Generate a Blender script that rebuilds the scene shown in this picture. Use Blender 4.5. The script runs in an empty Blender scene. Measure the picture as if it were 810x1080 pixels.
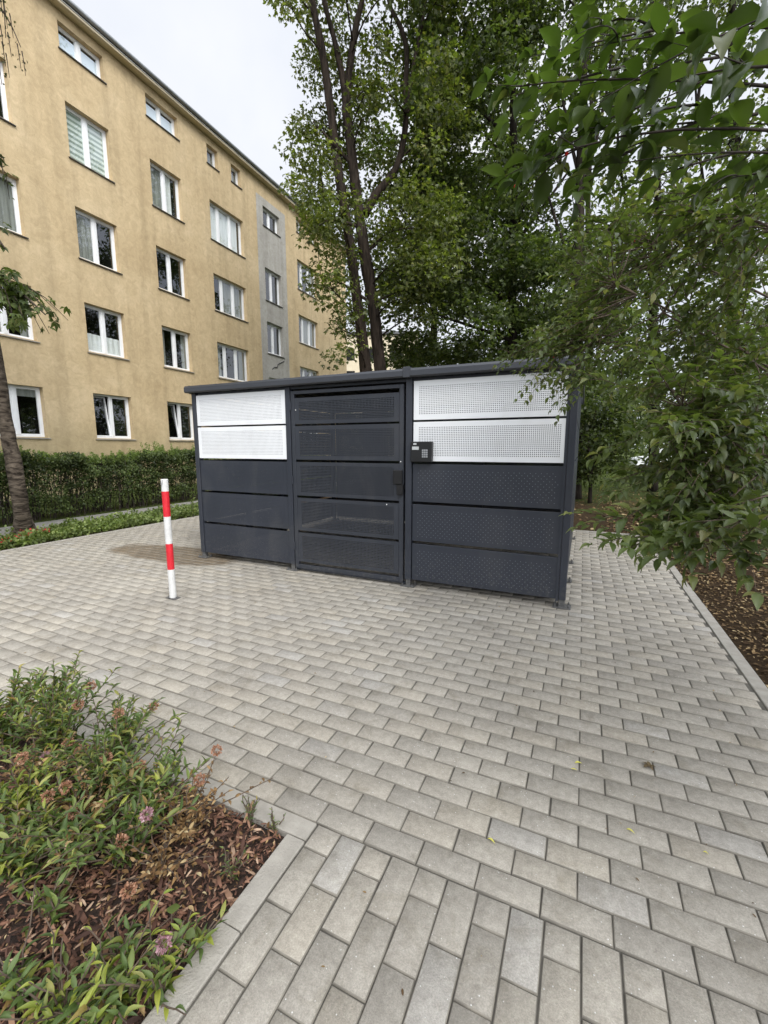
import bpy, math, random
import numpy as np
from mathutils import Vector, Matrix, noise as mnoise

random.seed(7)
RNG = np.random.default_rng(11)
S = bpy.context.scene
COL = S.collection
R = math.radians

# ------------------------------------------------------------------ camera, sky, sun, exposure
YAW, PITCH, EYE = 24.55, 8.476, 1.40
cd = bpy.data.cameras.new('camera')
cam = bpy.data.objects.new('camera', cd); COL.objects.link(cam)
cam.location = (0, 0, EYE)
cam.rotation_euler = (R(90 - PITCH), 0, R(YAW))
cd.sensor_fit = 'VERTICAL'; cd.sensor_height = 36; cd.lens = 457 * 36 / 1080
cd.clip_start = 0.05; cd.clip_end = 2000
S.camera = cam

SUN_EL, SUN_AZ = 46, 128          # azimuth measured clockwise from +Y
w = bpy.data.worlds.new('World'); S.world = w; w.use_nodes = True
nt = w.node_tree; nt.nodes.clear()
def wn(t, **k):
    n = nt.nodes.new(t)
    for a, b in k.items(): setattr(n, a, b)
    return n
out = wn('ShaderNodeOutputWorld'); bg = wn('ShaderNodeBackground')
bg.inputs['Strength'].default_value = 0.1
sky = wn('ShaderNodeTexSky', sky_type='NISHITA', sun_disc=False)
sky.sun_elevation = R(SUN_EL); sky.sun_rotation = R(SUN_AZ)
tc = wn('ShaderNodeTexCoord')
cn = wn('ShaderNodeTexNoise'); cn.inputs['Scale'].default_value = 2.2; cn.inputs['Detail'].default_value = 5
nt.links.new(tc.outputs['Generated'], cn.inputs['Vector'])
cr = wn('ShaderNodeValToRGB')
cr.color_ramp.elements[0].position = .3; cr.color_ramp.elements[0].color = (.70, .75, .86, 1)
cr.color_ramp.elements[1].position = .7; cr.color_ramp.elements[1].color = (.95, .96, .98, 1)
nt.links.new(cn.outputs['Fac'], cr.inputs['Fac'])
sc = wn('ShaderNodeVectorMath', operation='SCALE'); sc.inputs['Scale'].default_value = 7.3
nt.links.new(cr.outputs['Color'], sc.inputs[0])
# the cloud cover is brighter round the hidden sun and overhead than low down opposite it
_sd = (math.sin(R(SUN_AZ)) * math.cos(R(SUN_EL)), math.cos(R(SUN_AZ)) * math.cos(R(SUN_EL)), math.sin(R(SUN_EL)))
dt = wn('ShaderNodeVectorMath', operation='DOT_PRODUCT'); dt.inputs[1].default_value = _sd
nt.links.new(tc.outputs['Generated'], dt.inputs[0])
gl = wn('ShaderNodeMapRange', interpolation_type='SMOOTHSTEP')
for k_, v_ in (('From Min', .30), ('From Max', 1.0), ('To Min', 7.2), ('To Max', 26.0)): gl.inputs[k_].default_value = v_
nt.links.new(dt.outputs['Value'], gl.inputs['Value']); nt.links.new(gl.outputs['Result'], sc.inputs['Scale'])
mx = wn('ShaderNodeMix', data_type='RGBA'); mx.inputs['Factor'].default_value = .93   # an almost closed cloud cover
nt.links.new(sky.outputs['Color'], mx.inputs['A']); nt.links.new(sc.outputs['Vector'], mx.inputs['B'])
nt.links.new(mx.outputs['Result'], bg.inputs['Color']); nt.links.new(bg.outputs[0], out.inputs['Surface'])

sd = bpy.data.lights.new('sun', 'SUN'); sd.energy = 1.5; sd.angle = R(22); sd.color = (1, .955, .88)
sun = bpy.data.objects.new('sun', sd); COL.objects.link(sun)
sdir = Vector((math.sin(R(SUN_AZ)) * math.cos(R(SUN_EL)), math.cos(R(SUN_AZ)) * math.cos(R(SUN_EL)), math.sin(R(SUN_EL))))
sun.rotation_euler = sdir.to_track_quat('Z', 'Y').to_euler(); sun.location = sdir * 40
S.view_settings.view_transform = 'Standard'; S.view_settings.look = 'None'
S.view_settings.gamma = 1; S.view_settings.exposure = 0.64; S.view_settings.use_curve_mapping = False
S.render.engine = 'CYCLES'
S.cycles.max_bounces = 6; S.cycles.diffuse_bounces = 3; S.cycles.transmission_bounces = 4; S.cycles.transparent_max_bounces = 12

# ------------------------------------------------------------------ measuring: a photo point at a distance -> a point in the place
_cy, _sy, _cp, _sp = math.cos(R(YAW)), math.sin(R(YAW)), math.cos(R(PITCH)), math.sin(R(PITCH))
def ray(x, y):
    cx, cyy, cz = (x - 405) / 457, -(y - 540) / 457, 1.0
    f, u = cz * _cp + cyy * _sp, cyy * _cp - cz * _sp
    return Vector((cx * _cy - f * _sy, cx * _sy + f * _cy, u))
def at(x, y, dist):                       # dist = horizontal distance from the camera
    r = ray(x, y); return Vector((0, 0, EYE)) + r * (dist / math.hypot(r.x, r.y))
def ground(x, y, z=0.0):
    r = ray(x, y); return Vector((0, 0, EYE)) + r * ((z - EYE) / r.z)

# ------------------------------------------------------------------ naming helpers
def tag(o, label=None, cat=None, group=None, kind=None):
    if label: o['label'] = label
    if cat: o['category'] = cat
    if group: o['group'] = group
    if kind: o['kind'] = kind
    return o
def empty(name, loc=(0, 0, 0), rz=0.0):
    o = bpy.data.objects.new(name, None); COL.objects.link(o)
    o.location = loc; o.rotation_euler = (0, 0, rz); o.empty_display_size = .2
    return o
def copy_tree(o, parent=None):
    c = o.copy(); COL.objects.link(c)
    if parent: c.parent = parent
    for ch in list(o.children): copy_tree(ch, c)
    return c

# ------------------------------------------------------------------ mesh builder
class MB:
    def __init__(s): s.v = []; s.f = []; s.m = []
    def add(s, vs, fs, mi=0):
        b = len(s.v); s.v += [tuple(p) for p in vs]
        for f in fs: s.f.append(tuple(i + b for i in f)); s.m.append(mi)
    def box(s, a, b, mi=0, M=None, bev=0.0):
        x0, y0, z0 = a; x1, y1, z1 = b
        if bev <= 0:
            vs = [(x0,y0,z0),(x1,y0,z0),(x1,y1,z0),(x0,y1,z0),(x0,y0,z1),(x1,y0,z1),(x1,y1,z1),(x0,y1,z1)]
            fs = [(0,3,2,1),(4,5,6,7),(0,1,5,4),(1,2,6,5),(2,3,7,6),(3,0,4,7)]
        else:                             # chamfered on every edge
            vs = []; idx = {}
            for ax in range(3):
                for sx in (0, 1):
                    for sy in (0, 1):
                        for sz in (0, 1):
                            sg = (sx, sy, sz); lo = (x0, y0, z0); hi = (x1, y1, z1); p = []
                            for k in range(3):
                                q = hi[k] if sg[k] else lo[k]
                                if k != ax: q += -bev if sg[k] else bev
                                p.append(q)
                            idx[(ax, sg)] = len(vs); vs.append(tuple(p))
            fs = []
            for ax in range(3):
                o1, o2 = (ax + 1) % 3, (ax + 2) % 3
                for sgn in (0, 1):
                    q = []
                    for (a1, a2) in ((0,0),(1,0),(1,1),(0,1)):
                        sg = [0,0,0]; sg[ax] = sgn; sg[o1] = a1; sg[o2] = a2; q.append(idx[(ax, tuple(sg))])
                    fs.append(tuple(q if sgn else q[::-1]))
                for (a1, a2) in ((0,0),(1,0),(1,1),(0,1)):   # edges along ax
                    def sgf(t):
                        sg = [0,0,0]; sg[ax] = t; sg[o1] = a1; sg[o2] = a2; return tuple(sg)
                    q = [idx[(o1, sgf(0))], idx[(o1, sgf(1))], idx[(o2, sgf(1))], idx[(o2, sgf(0))]]
                    fs.append(tuple(q if (a1 == a2) else q[::-1]))
            for sx in (0,1):
                for sy in (0,1):
                    for sz in (0,1):
                        sg = (sx, sy, sz); q = [idx[(0,sg)], idx[(1,sg)], idx[(2,sg)]]
                        fs.append(tuple(q if (sx + sy + sz) % 2 else q[::-1]))
        if M is not None: vs = [M @ Vector(p) for p in vs]
        s.add(vs, fs, mi)
    def tube(s, pts, rad, n=6, mi=0, cap=True, wob=0.0):
        pts = [Vector(p) for p in pts]
        if not hasattr(rad, '__len__'): rad = [rad] * len(pts)
        rings = []; up = Vector((0.31, 0.17, 1)).normalized(); prev = None
        for i, p in enumerate(pts):
            t = (pts[min(i + 1, len(pts) - 1)] - pts[max(i - 1, 0)])
            t = t.normalized() if t.length > 1e-9 else Vector((0, 0, 1))
            if prev is None:
                a = t.cross(up)
                if a.length < .05: a = t.cross(Vector((1, 0, 0)))
            else: a = prev - t * prev.dot(t)
            a.normalize(); prev = a; b = t.cross(a)
            ring = []
            for k in range(n):
                th = 2 * math.pi * k / n; r = rad[i]
                if wob: r *= 1 + wob * mnoise.noise(p * 2.3 + Vector((math.cos(th), math.sin(th), 0)) * 1.4)
                ring.append(p + (a * math.cos(th) + b * math.sin(th)) * r)
            rings.append(ring)
        vs = [q for r in rings for q in r]; fs = []
        for i in range(len(pts) - 1):
            for k in range(n):
                k2 = (k + 1) % n; fs.append((i*n+k, i*n+k2, (i+1)*n+k2, (i+1)*n+k))
        if cap:
            fs.append(tuple(range(n))[::-1]); fs.append(tuple((len(pts)-1)*n + k for k in range(n)))
        s.add(vs, fs, mi)
    def cyl(s, c, r, z0, z1, n=20, mi=0, bev=0.0):
        prof = [(r, z0), (r, z1)] if not bev else [(r, z0), (r, z1 - bev), (r - bev, z1)]
        vs = []; fs = []
        for (rr, z) in prof:
            for k in range(n):
                t = 2 * math.pi * k / n; vs.append((c[0] + rr * math.cos(t), c[1] + rr * math.sin(t), z))
        for i in range(len(prof) - 1):
            for k in range(n): k2 = (k + 1) % n; fs.append((i*n+k, i*n+k2, (i+1)*n+k2, (i+1)*n+k))
        fs.append(tuple(range(n))[::-1]); fs.append(tuple((len(prof)-1)*n + k for k in range(n)))
        s.add(vs, fs, mi)
    def build(s, name, mats, parent=None, smooth=False):
        return link_mesh(name, s.v, s.f, mats, parent, s.m, smooth)
def link_mesh(name, v, f, mats, parent=None, mi=None, smooth=False):
    me = bpy.data.meshes.new(name); me.from_pydata(v, [], f)
    if not isinstance(mats, (list, tuple)): mats = [mats]
    for m in mats: me.materials.append(m)
    if mi is not None and len(mats) > 1: me.polygons.foreach_set('material_index', mi)
    if smooth: me.polygons.foreach_set('use_smooth', [True] * len(f))
    me.update()
    o = bpy.data.objects.new(name, me); COL.objects.link(o)
    if parent: o.parent = parent
    return o
def fast_mesh(name, V, F, mats, parent=None, mi=None):        # V (n,3), F (m,k) arrays
    me = bpy.data.meshes.new(name); k = F.shape[1]
    me.vertices.add(len(V)); me.vertices.foreach_set('co', V.astype(np.float32).ravel())
    me.loops.add(F.size); me.loops.foreach_set('vertex_index', F.astype(np.int32).ravel())
    me.polygons.add(len(F)); me.polygons.foreach_set('loop_start', np.arange(0, F.size, k, dtype=np.int32))
    if not isinstance(mats, (list, tuple)): mats = [mats]
    for m in mats: me.materials.append(m)
    if mi is not None: me.polygons.foreach_set('material_index', mi.astype(np.int32))
    me.update(calc_edges=True); me.validate()
    o = bpy.data.objects.new(name, me); COL.objects.link(o)
    if parent: o.parent = parent
    return o

# leaf templates: x along, y across, z off the blade
LEAF = (np.array([(0,0,0),(.30,.40,.10),(.68,.34,.07),(1,0,-.06),(.68,-.34,.07),(.30,-.40,.10)], float),
        np.array([(0,3,2,1),(0,5,4,3)]))
def _blade():
    xs = [0, .16, .36, .58, .80, 1.0]; ws = [0, .30, .47, .43, .22, 0]; zc = [0, .03, .05, .03, -.03, -.12]
    vs = []; fs = []
    for x, z in zip(xs, zc): vs.append((x, 0, z))
    L = []; Rr = []
    for i in range(1, 5):
        L.append(len(vs)); vs.append((xs[i], ws[i], zc[i] + .10 * ws[i] / .47))
        Rr.append(len(vs)); vs.append((xs[i], -ws[i], zc[i] + .10 * ws[i] / .47))
    fs.append((0, 1, L[0], L[0])); fs.append((0, Rr[0], 1, 1))
    for i in range(3):
        fs.append((1+i, 2+i, L[i+1], L[i])); fs.append((1+i, Rr[i], Rr[i+1], 2+i))
    fs.append((4, 5, L[3], L[3])); fs.append((4, Rr[3], 5, 5))
    return np.array(vs, float), fs
BLADE_V, BLADE_F = _blade()
BLADE_F = np.array([(a, b, c) for (a, b, c, d) in BLADE_F] + [(a, c, d) for (a, b, c, d) in BLADE_F if c != d])
BLADE = (BLADE_V, BLADE_F)
def _palm():
    vs = []; fs = []
    for ang, ln in ((0, 1.0), (38, .86), (-38, .86), (84, .6), (-84, .6)):
        b = len(vs); c, s_ = math.cos(R(ang)), math.sin(R(ang))
        for x, y, z in ((.02,0,0), (.55,.19,.05), (1,0,-.14), (.55,-.19,.05)):
            x *= ln; y *= ln; vs.append((x*c - y*s_, x*s_ + y*c, z))
        fs.append((b, b+2, b+1, b+1)); fs.append((b, b+3, b+2, b+2))
    return np.array(vs, float), np.array([(a, b, c) for a, b, c, d in fs])
PALM = _palm()
def _lobed():
    vs = []; fs = []
    for ang, ln in ((0, 1.0), (52, .78), (-52, .78)):
        b = len(vs); c, s_ = math.cos(R(ang)), math.sin(R(ang))
        for x, y, z in ((.0,0,0), (.52,.27,.06), (1,0,-.10), (.52,-.27,.06)):
            x *= ln; y *= ln; vs.append((x*c - y*s_, x*s_ + y*c, z))
        fs.append((b, b+3, b+2, b+1))
    return np.array(vs, float), np.array(fs)
LOBED = _lobed()
CHIP = (np.array([(0,.30,0),(.04,-.34,.01),(.55,-.42,.05),(1,-.18,0),(.93,.30,.02),(.45,.38,.06),(0,.30,-.09),(.04,-.34,-.09),(1,-.18,-.09),(.93,.30,-.09)], float),
        np.array([(0,1,2,5),(5,2,3,4),(0,6,7,1),(3,8,9,4)]))
def norm(a): return a / np.maximum(np.linalg.norm(a, axis=-1, keepdims=True), 1e-9)
class Leaves:
    def __init__(s): s.p = []; s.d = []; s.n = []; s.l = []; s.w = []; s.m = []
    def add(s, p, d, n, l, wd, m=0):
        p = np.atleast_2d(p); k = len(p)
        s.p.append(p); s.d.append(np.broadcast_to(d, (k, 3))); s.n.append(np.broadcast_to(n, (k, 3)))
        s.l.append(np.broadcast_to(l, (k,))); s.w.append(np.broadcast_to(wd, (k,))); s.m.append(np.full(k, m))
    def build(s, name, mats, parent=None, tpl=LEAF):
        p, d, n = (np.concatenate(q) for q in (s.p, s.d, s.n)); l, wd, m = (np.concatenate(q) for q in (s.l, s.w, s.m))
        d = norm(d); y = norm(np.cross(n, d)); n = np.cross(d, y)
        tv, tf = tpl; nv = len(tv)
        curl = RNG.uniform(.4, 1.8, len(p))
        V = (p[:, None] + (d[:, None] * tv[None, :, :1] + n[:, None] * tv[None, :, 2:] * curl[:, None, None]) * l[:, None, None]
             + y[:, None] * tv[None, :, 1:2] * (l * wd)[:, None, None]).reshape(-1, 3)
        F = (np.arange(len(p))[:, None, None] * nv + tf[None]).reshape(-1, tf.shape[1])
        return fast_mesh(name, V, F, mats, parent, np.repeat(m, len(tf)) if isinstance(mats, (list, tuple)) and len(mats) > 1 else None)

# ------------------------------------------------------------------ materials
def nm(name):
    m = bpy.data.materials.new(name); m.use_nodes = True; t = m.node_tree; t.nodes.clear()
    o = t.nodes.new('ShaderNodeOutputMaterial'); b = t.nodes.new('ShaderNodeBsdfPrincipled')
    t.links.new(b.outputs[0], o.inputs['Surface']); return m, t, b, o
def N(t, ty, **k):
    n = t.nodes.new(ty)
    for a, v in k.items():
        if a in n.inputs: n.inputs[a].default_value = v
        else: setattr(n, a, v)
    return n
def ramp(t, fac, stops):
    r = t.nodes.new('ShaderNodeValToRGB'); e = r.color_ramp.elements
    while len(e) < len(stops): e.new(.5)
    for q, (p, c) in zip(e, stops): q.position = p; q.color = (*c, 1)
    t.links.new(fac, r.inputs['Fac']); return r.outputs['Color']
def mixc(t, fac, a, b, mode='MIX'):
    m = t.nodes.new('ShaderNodeMix'); m.data_type = 'RGBA'; m.blend_type = mode
    for s, v in (('Factor', fac), ('A', a), ('B', b)):
        if hasattr(v, 'is_output') or isinstance(v, bpy.types.NodeSocket): t.links.new(v, m.inputs[s])
        else: m.inputs[s].default_value = v if s == 'Factor' else (*v, 1)
    return m.outputs['Result']
def noisef(t, scale, detail=4, vec=None, rough=.55, dist=0.0, stretch=None):
    n = N(t, 'ShaderNodeTexNoise', Scale=scale, Detail=detail, Roughness=rough, Distortion=dist)
    if vec is None: vec = t.nodes.new('ShaderNodeTexCoord').outputs['Object']
    if stretch:
        mp = t.nodes.new('ShaderNodeMapping'); mp.inputs['Scale'].default_value = stretch
        t.links.new(vec, mp.inputs['Vector']); vec = mp.outputs['Vector']
    t.links.new(vec, n.inputs['Vector']); return n.outputs['Fac']
def bump(t, b, h, strength=.3, dist=.01):
    n = N(t, 'ShaderNodeBump', Strength=strength, Distance=dist); t.links.new(h, n.inputs['Height'])
    t.links.new(n.outputs[0], b.inputs['Normal'])
def pm(name, c1, c2, scale=8, rough=.6, bs=0.0, bscale=60, metal=0, spec=.5, stretch=None, lo=.3, hi=.7):
    m, t, b, o = nm(name)
    t.links.new(ramp(t, noisef(t, scale, 5, stretch=stretch), [(lo, c1), (hi, c2)]), b.inputs['Base Color'])
    b.inputs['Roughness'].default_value = rough; b.inputs['Metallic'].default_value = metal
    b.inputs['Specular IOR Level'].default_value = spec
    if bs: bump(t, b, noisef(t, bscale, 4, stretch=stretch), bs)
    return m
def leafm(name, stops, trans=.35, rough=.45, clump=1.2, clump_amt=.5, tcol=None):
    m, t, b, o = nm(name)
    g = t.nodes.new('ShaderNodeNewGeometry')
    c = ramp(t, g.outputs['Random Per Island'], stops)
    nz = noisef(t, clump, 3)
    f = N(t, 'ShaderNodeMapRange'); f.inputs['From Min'].default_value = .32; f.inputs['From Max'].default_value = .68
    f.inputs['To Min'].default_value = 1 - clump_amt; f.inputs['To Max'].default_value = 1 + clump_amt * .8
    t.links.new(nz, f.inputs['Value'])
    v = N(t, 'ShaderNodeVectorMath', operation='SCALE'); t.links.new(c, v.inputs[0]); t.links.new(f.outputs[0], v.inputs['Scale'])
    t.links.new(v.outputs[0], b.inputs['Base Color'])
    b.inputs['Roughness'].default_value = rough; b.inputs['Specular IOR Level'].default_value = .4
    tr = t.nodes.new('ShaderNodeBsdfTranslucent')
    tv = mixc(t, 1.0, v.outputs[0], tcol or (1.5, 1.7, .6), 'MULTIPLY'); t.links.new(tv, tr.inputs['Color'])
    mxs = t.nodes.new('ShaderNodeMixShader'); mxs.inputs[0].default_value = trans
    t.links.new(b.outputs[0], mxs.inputs[1]); t.links.new(tr.outputs[0], mxs.inputs[2]); t.links.new(mxs.outputs[0], o.inputs['Surface'])
    return m
def barkm(name, c1, c2, sz=(1, 1, .16), sc=16, bs=.9):
    m, t, b, o = nm(name); f = noisef(t, sc, 6, stretch=sz, dist=.6)
    t.links.new(ramp(t, f, [(.35, c1), (.65, c2)]), b.inputs['Base Color']); b.inputs['Roughness'].default_value = .9
    b.inputs['Specular IOR Level'].default_value = .15
    bump(t, b, f, bs, .04); return m

M = {}
M['metal_dark'] = pm('anthracite_coat', (.022,.026,.035), (.029,.033,.043), 3, .42, .05, 300, spec=.45)
M['metal_door'] = pm('anthracite_coat_door', (.021,.0245,.032), (.028,.032,.041), 3, .42, .05, 300, spec=.45)
M['metal_top'] = pm('anthracite_roof', (.027,.030,.037), (.038,.041,.048), 2, .33, .04, 200, spec=.5)
M['metal_white'] = pm('white_coat', (.70,.715,.725), (.75,.765,.775), 4, .35, .03, 200)
M['steel_worn'] = pm('foot_steel', (.05,.052,.055), (.13,.125,.115), 40, .55, .2, 120)
M['black'] = pm('black_plastic', (.004,.004,.0045), (.008,.008,.0085), 20, .4)
M['grey_key'] = pm('key_grey', (.22,.23,.24), (.30,.31,.32), 30, .5)
M['screen'] = pm('display_grey', (.42,.44,.44), (.5,.52,.52), 30, .2)
M['dimple'] = pm('dimple_grey', (.10,.108,.12), (.16,.17,.185), 30, .5)
M['pole_white'] = pm('pole_white', (.50,.50,.485), (.64,.64,.62), 22, .45, .08, 70, lo=.2)
M['pole_red'] = pm('pole_red', (.50,.012,.022), (.60,.018,.03), 18, .42, .08, 70)
M['frame_white'] = pm('window_upvc', (.76,.77,.78), (.82,.83,.84), 3, .3)
M['frame_brown'] = pm('window_brown', (.05,.03,.02), (.08,.05,.03), 6, .5)
M['sill'] = pm('sill_metal', (.22,.2,.17), (.34,.31,.27), 6, .5)
M['sill_dark'] = pm('sill_dark', (.045,.04,.036), (.08,.07,.06), 6, .5)
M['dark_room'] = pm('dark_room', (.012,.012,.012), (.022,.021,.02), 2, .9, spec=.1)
M['gutter'] = pm('gutter_zinc', (.20,.21,.215), (.28,.29,.30), 2, .4, metal=.3)
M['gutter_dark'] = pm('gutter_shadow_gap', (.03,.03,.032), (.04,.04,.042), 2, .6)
M['cornice'] = pm('cornice_paint', (.52,.44,.31), (.60,.52,.38), 1.5, .8, .1, 30)
M['drip'] = pm('drip_white', (.70,.70,.68), (.78,.78,.76), 3, .4)
M['roof_felt'] = pm('roof_felt', (.08,.08,.085), (.13,.13,.135), 4, .9, .2)
M['curtain'] = pm('net_curtain', (.72,.73,.72), (.84,.85,.84), 22, .9, stretch=(1, 1, .05))
M['curtain_dim'] = pm('dim_curtain', (.20,.205,.19), (.36,.365,.34), 16, .9, stretch=(1, 1, .05))
M['blind'] = pm('pale_blind', (.66,.74,.83), (.76,.83,.90), 2, .8)  # sky reflection of the attic panes, put into a pale blue colour
M['kerb'] = pm('kerb_concrete', (.27,.25,.215), (.365,.34,.295), 14, .9, .5, 160)
M['path'] = pm('path_concrete', (.17,.163,.145), (.24,.23,.205), 2.5, .9, .2, 60)
M['joint'] = pm('joint_sand', (.060,.055,.046), (.125,.115,.095), 14, .95, .3, 200)
M['bark'] = barkm('maple_bark', (.012,.009,.0065), (.050,.037,.028))
M['bark_dark'] = barkm('dark_bark', (.010,.008,.006), (.036,.028,.022))
M['bark_lean'] = barkm('ringed_bark', (.020,.015,.011), (.13,.105,.08), (.5, .5, 1.5), 13, 1.0)
M['twig'] = pm('twig_bark', (.05,.035,.025), (.14,.10,.07), 20, .85)
M['twig_dark'] = pm('twig_dark', (.018,.013,.010), (.05,.038,.028), 20, .85)
M['leaf_maple'] = leafm('maple_leaf', [(0,(.058,.076,.020)), (.5,(.098,.122,.032)), (.85,(.145,.170,.048)), (1,(.21,.195,.07))], .42, .45, .8, .5)
M['leaf_dark'] = leafm('dark_maple_leaf', [(0,(.040,.060,.018)), (.5,(.074,.102,.031)), (.9,(.110,.142,.046)), (1,(.15,.15,.06))], .42, .45, .7, .55)
M['leaf_far'] = leafm('far_leaf', [(0,(.046,.066,.022)), (.6,(.082,.108,.036)), (1,(.14,.15,.055))], .42, .5, .5, .5)
M['leaf_near'] = leafm('near_leaf', [(0,(.038,.062,.016)), (.5,(.058,.090,.024)), (.9,(.082,.116,.034)), (1,(.12,.135,.05))], .42, .32, 3, .3)
M['leaf_shrub'] = leafm('shrub_leaf', [(0,(.064,.090,.028)), (.5,(.098,.130,.042)), (.88,(.14,.17,.06)), (1,(.23,.22,.09))], .36, .32, 2.2, .4)
M['leaf_hedge'] = leafm('hedge_leaf', [(0,(.035,.052,.016)), (.6,(.068,.096,.028)), (1,(.12,.15,.045))], .3, .5, 2.5, .5)
M['leaf_hedge_top'] = leafm('hedge_shoot', [(0,(.10,.155,.035)), (.6,(.15,.21,.05)), (1,(.21,.26,.08))], .35, .5, 2.5, .3)
M['leaf_cover'] = leafm('cover_leaf', [(0,(.075,.11,.025)), (.6,(.13,.175,.045)), (1,(.22,.26,.09))], .3, .5, 3, .4)
M['leaf_spirea'] = leafm('spirea_leaf', [(0,(.075,.12,.035)), (.45,(.12,.175,.052)), (.75,(.20,.25,.07)), (.93,(.33,.32,.09)), (1,(.28,.17,.07))], .35, .5, 5, .4)
M['leaf_lime'] = leafm('lime_leaf', [(0,(.18,.23,.03)), (1,(.34,.36,.07))], .3, .45, 5, .2)
M['leaf_dry'] = leafm('dry_leaf', [(0,(.13,.07,.028)), (.5,(.24,.14,.055)), (.85,(.38,.26,.12)), (1,(.52,.42,.24))], .2, .8, 5, .35, (1.2, 1, .7))
M['petal_pink'] = leafm('pink_petal', [(0,(.28,.14,.15)), (.6,(.46,.26,.30)), (1,(.62,.46,.48))], .25, .8, 8, .2, (1.1, .9, .9))
M['petal_rust'] = leafm('spent_petal', [(0,(.22,.10,.055)), (.6,(.38,.20,.12)), (1,(.48,.32,.22))], .2, .8, 8, .2, (1.1, .9, .8))
M['petal_red'] = leafm('red_petal', [(0,(.35,.02,.02)), (1,(.55,.07,.06))], .25, .7, 8, .2, (1.1, .6, .6))
M['leaf_yellow'] = pm('yellow_leaf', (.50,.47,.06), (.62,.58,.12), 30, .7)
M['leaf_brown'] = pm('brown_leaf', (.07,.05,.02), (.13,.09,.04), 40, .8)
M['berry'] = pm('red_berry', (.42,.012,.008), (.5,.03,.015), 40, .25)
M['chip'] = leafm('bark_chip', [(0,(.032,.015,.010)), (.4,(.095,.044,.028)), (.75,(.20,.098,.06)), (.93,(.32,.19,.12)), (1,(.46,.34,.24))], 0.0, .85, 6, .3)
M['litter'] = leafm('leaf_litter', [(0,(.06,.034,.015)), (.45,(.14,.085,.036)), (.8,(.26,.175,.08)), (1,(.46,.36,.20))], .05, .85, 3, .3, (1.2, 1, .7))
M['mulch'] = pm('mulch_soil', (.012,.008,.006), (.05,.028,.018), 45, .95, .8, 90)

def coat(name, c1, c2, dust, rough=.42, amt=.35):
    m, t, b, o = nm(name); geo = t.nodes.new('ShaderNodeNewGeometry').outputs['Position']
    c = ramp(t, noisef(t, 1.6, 4, geo), [(.3, c1), (.7, c2)])
    sep = t.nodes.new('ShaderNodeSeparateXYZ'); t.links.new(geo, sep.inputs[0])
    lo_ = N(t, 'ShaderNodeMapRange'); lo_.inputs['From Min'].default_value = .05; lo_.inputs['From Max'].default_value = .42; lo_.inputs['To Min'].default_value = 1; lo_.inputs['To Max'].default_value = 0
    t.links.new(sep.outputs['Z'], lo_.inputs['Value'])
    spl = ramp(t, noisef(t, 34, 5, geo, .75), [(.50, (0,0,0)), (.66, (1,1,1))])          # rain splashed grit
    wip = ramp(t, noisef(t, 2.6, 6, geo, .7, .8, (1, 1, .35)), [(.50, (0,0,0)), (.80, (.45,.45,.45))])   # dusty runs
    a = mixc(t, lo_.outputs[0], (0, 0, 0), spl); a = mixc(t, 1.0, a, wip, 'ADD'); a = mixc(t, 1.0, a, (amt, amt, amt), 'MULTIPLY')
    t.links.new(mixc(t, a, c, dust), b.inputs['Base Color'])
    r_ = N(t, 'ShaderNodeMapRange'); r_.inputs['To Min'].default_value = rough - .08; r_.inputs['To Max'].default_value = rough + .22; t.links.new(noisef(t, 3.5, 5, geo), r_.inputs['Value'])
    t.links.new(r_.outputs[0], b.inputs['Roughness']); b.inputs['Specular IOR Level'].default_value = .4
    bump(t, b, noisef(t, 2.2, 2, geo), .10, .02); return m
M['metal_dark'] = coat('anthracite_coat', (.020,.024,.033), (.027,.031,.042), (.13,.125,.11))
M['metal_door'] = coat('anthracite_coat_door', (.022,.0255,.033), (.029,.033,.042), (.15,.14,.125))
M['metal_white'] = coat('white_coat', (.70,.715,.725), (.75,.765,.775), (.42,.41,.38), .38, .45)
def glass_mat():
    m, t, b, o = nm('window_glass'); t.nodes.remove(b)
    g = N(t, 'ShaderNodeBsdfGlossy', Roughness=.02); g.inputs['Color'].default_value = (.95, .97, 1, 1)
    tr = N(t, 'ShaderNodeBsdfTransparent'); tr.inputs['Color'].default_value = (.90, .93, .92, 1)
    lw = N(t, 'ShaderNodeLayerWeight', Blend=.5); pw = N(t, 'ShaderNodeMath', operation='POWER'); pw.inputs[1].default_value = 3.2
    t.links.new(lw.outputs['Facing'], pw.inputs[0]); f = N(t, 'ShaderNodeMapRange'); f.inputs['To Min'].default_value = .13; f.inputs['To Max'].default_value = 1.0
    t.links.new(pw.outputs[0], f.inputs['Value']); mx_ = t.nodes.new('ShaderNodeMixShader')
    t.links.new(f.outputs[0], mx_.inputs[0]); t.links.new(tr.outputs[0], mx_.inputs[1]); t.links.new(g.outputs[0], mx_.inputs[2])
    bn = N(t, 'ShaderNodeBump', Strength=.02, Distance=.02); t.links.new(noisef(t, 1.2, 2), bn.inputs['Height']); t.links.new(bn.outputs[0], g.inputs['Normal'])
    t.links.new(mx_.outputs[0], o.inputs['Surface']); return m
M['glass'] = glass_mat()
def stripes_mat(name, c1, c2, period):
    m, t, b, o = nm(name); tcn = t.nodes.new('ShaderNodeTexCoord')
    wv = N(t, 'ShaderNodeTexWave', wave_type='BANDS', bands_direction='Z', Scale=2 * math.pi / (20 * period) , Distortion=.15)
    t.links.new(tcn.outputs['Object'], wv.inputs['Vector'])
    t.links.new(ramp(t, wv.outputs['Fac'], [(.35, c1), (.6, c2)]), b.inputs['Base Color']); b.inputs['Roughness'].default_value = .8
    return m
M['stripe_blind'] = stripes_mat('day_night_blind', (.30,.36,.31), (.72,.76,.71), .15)

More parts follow.
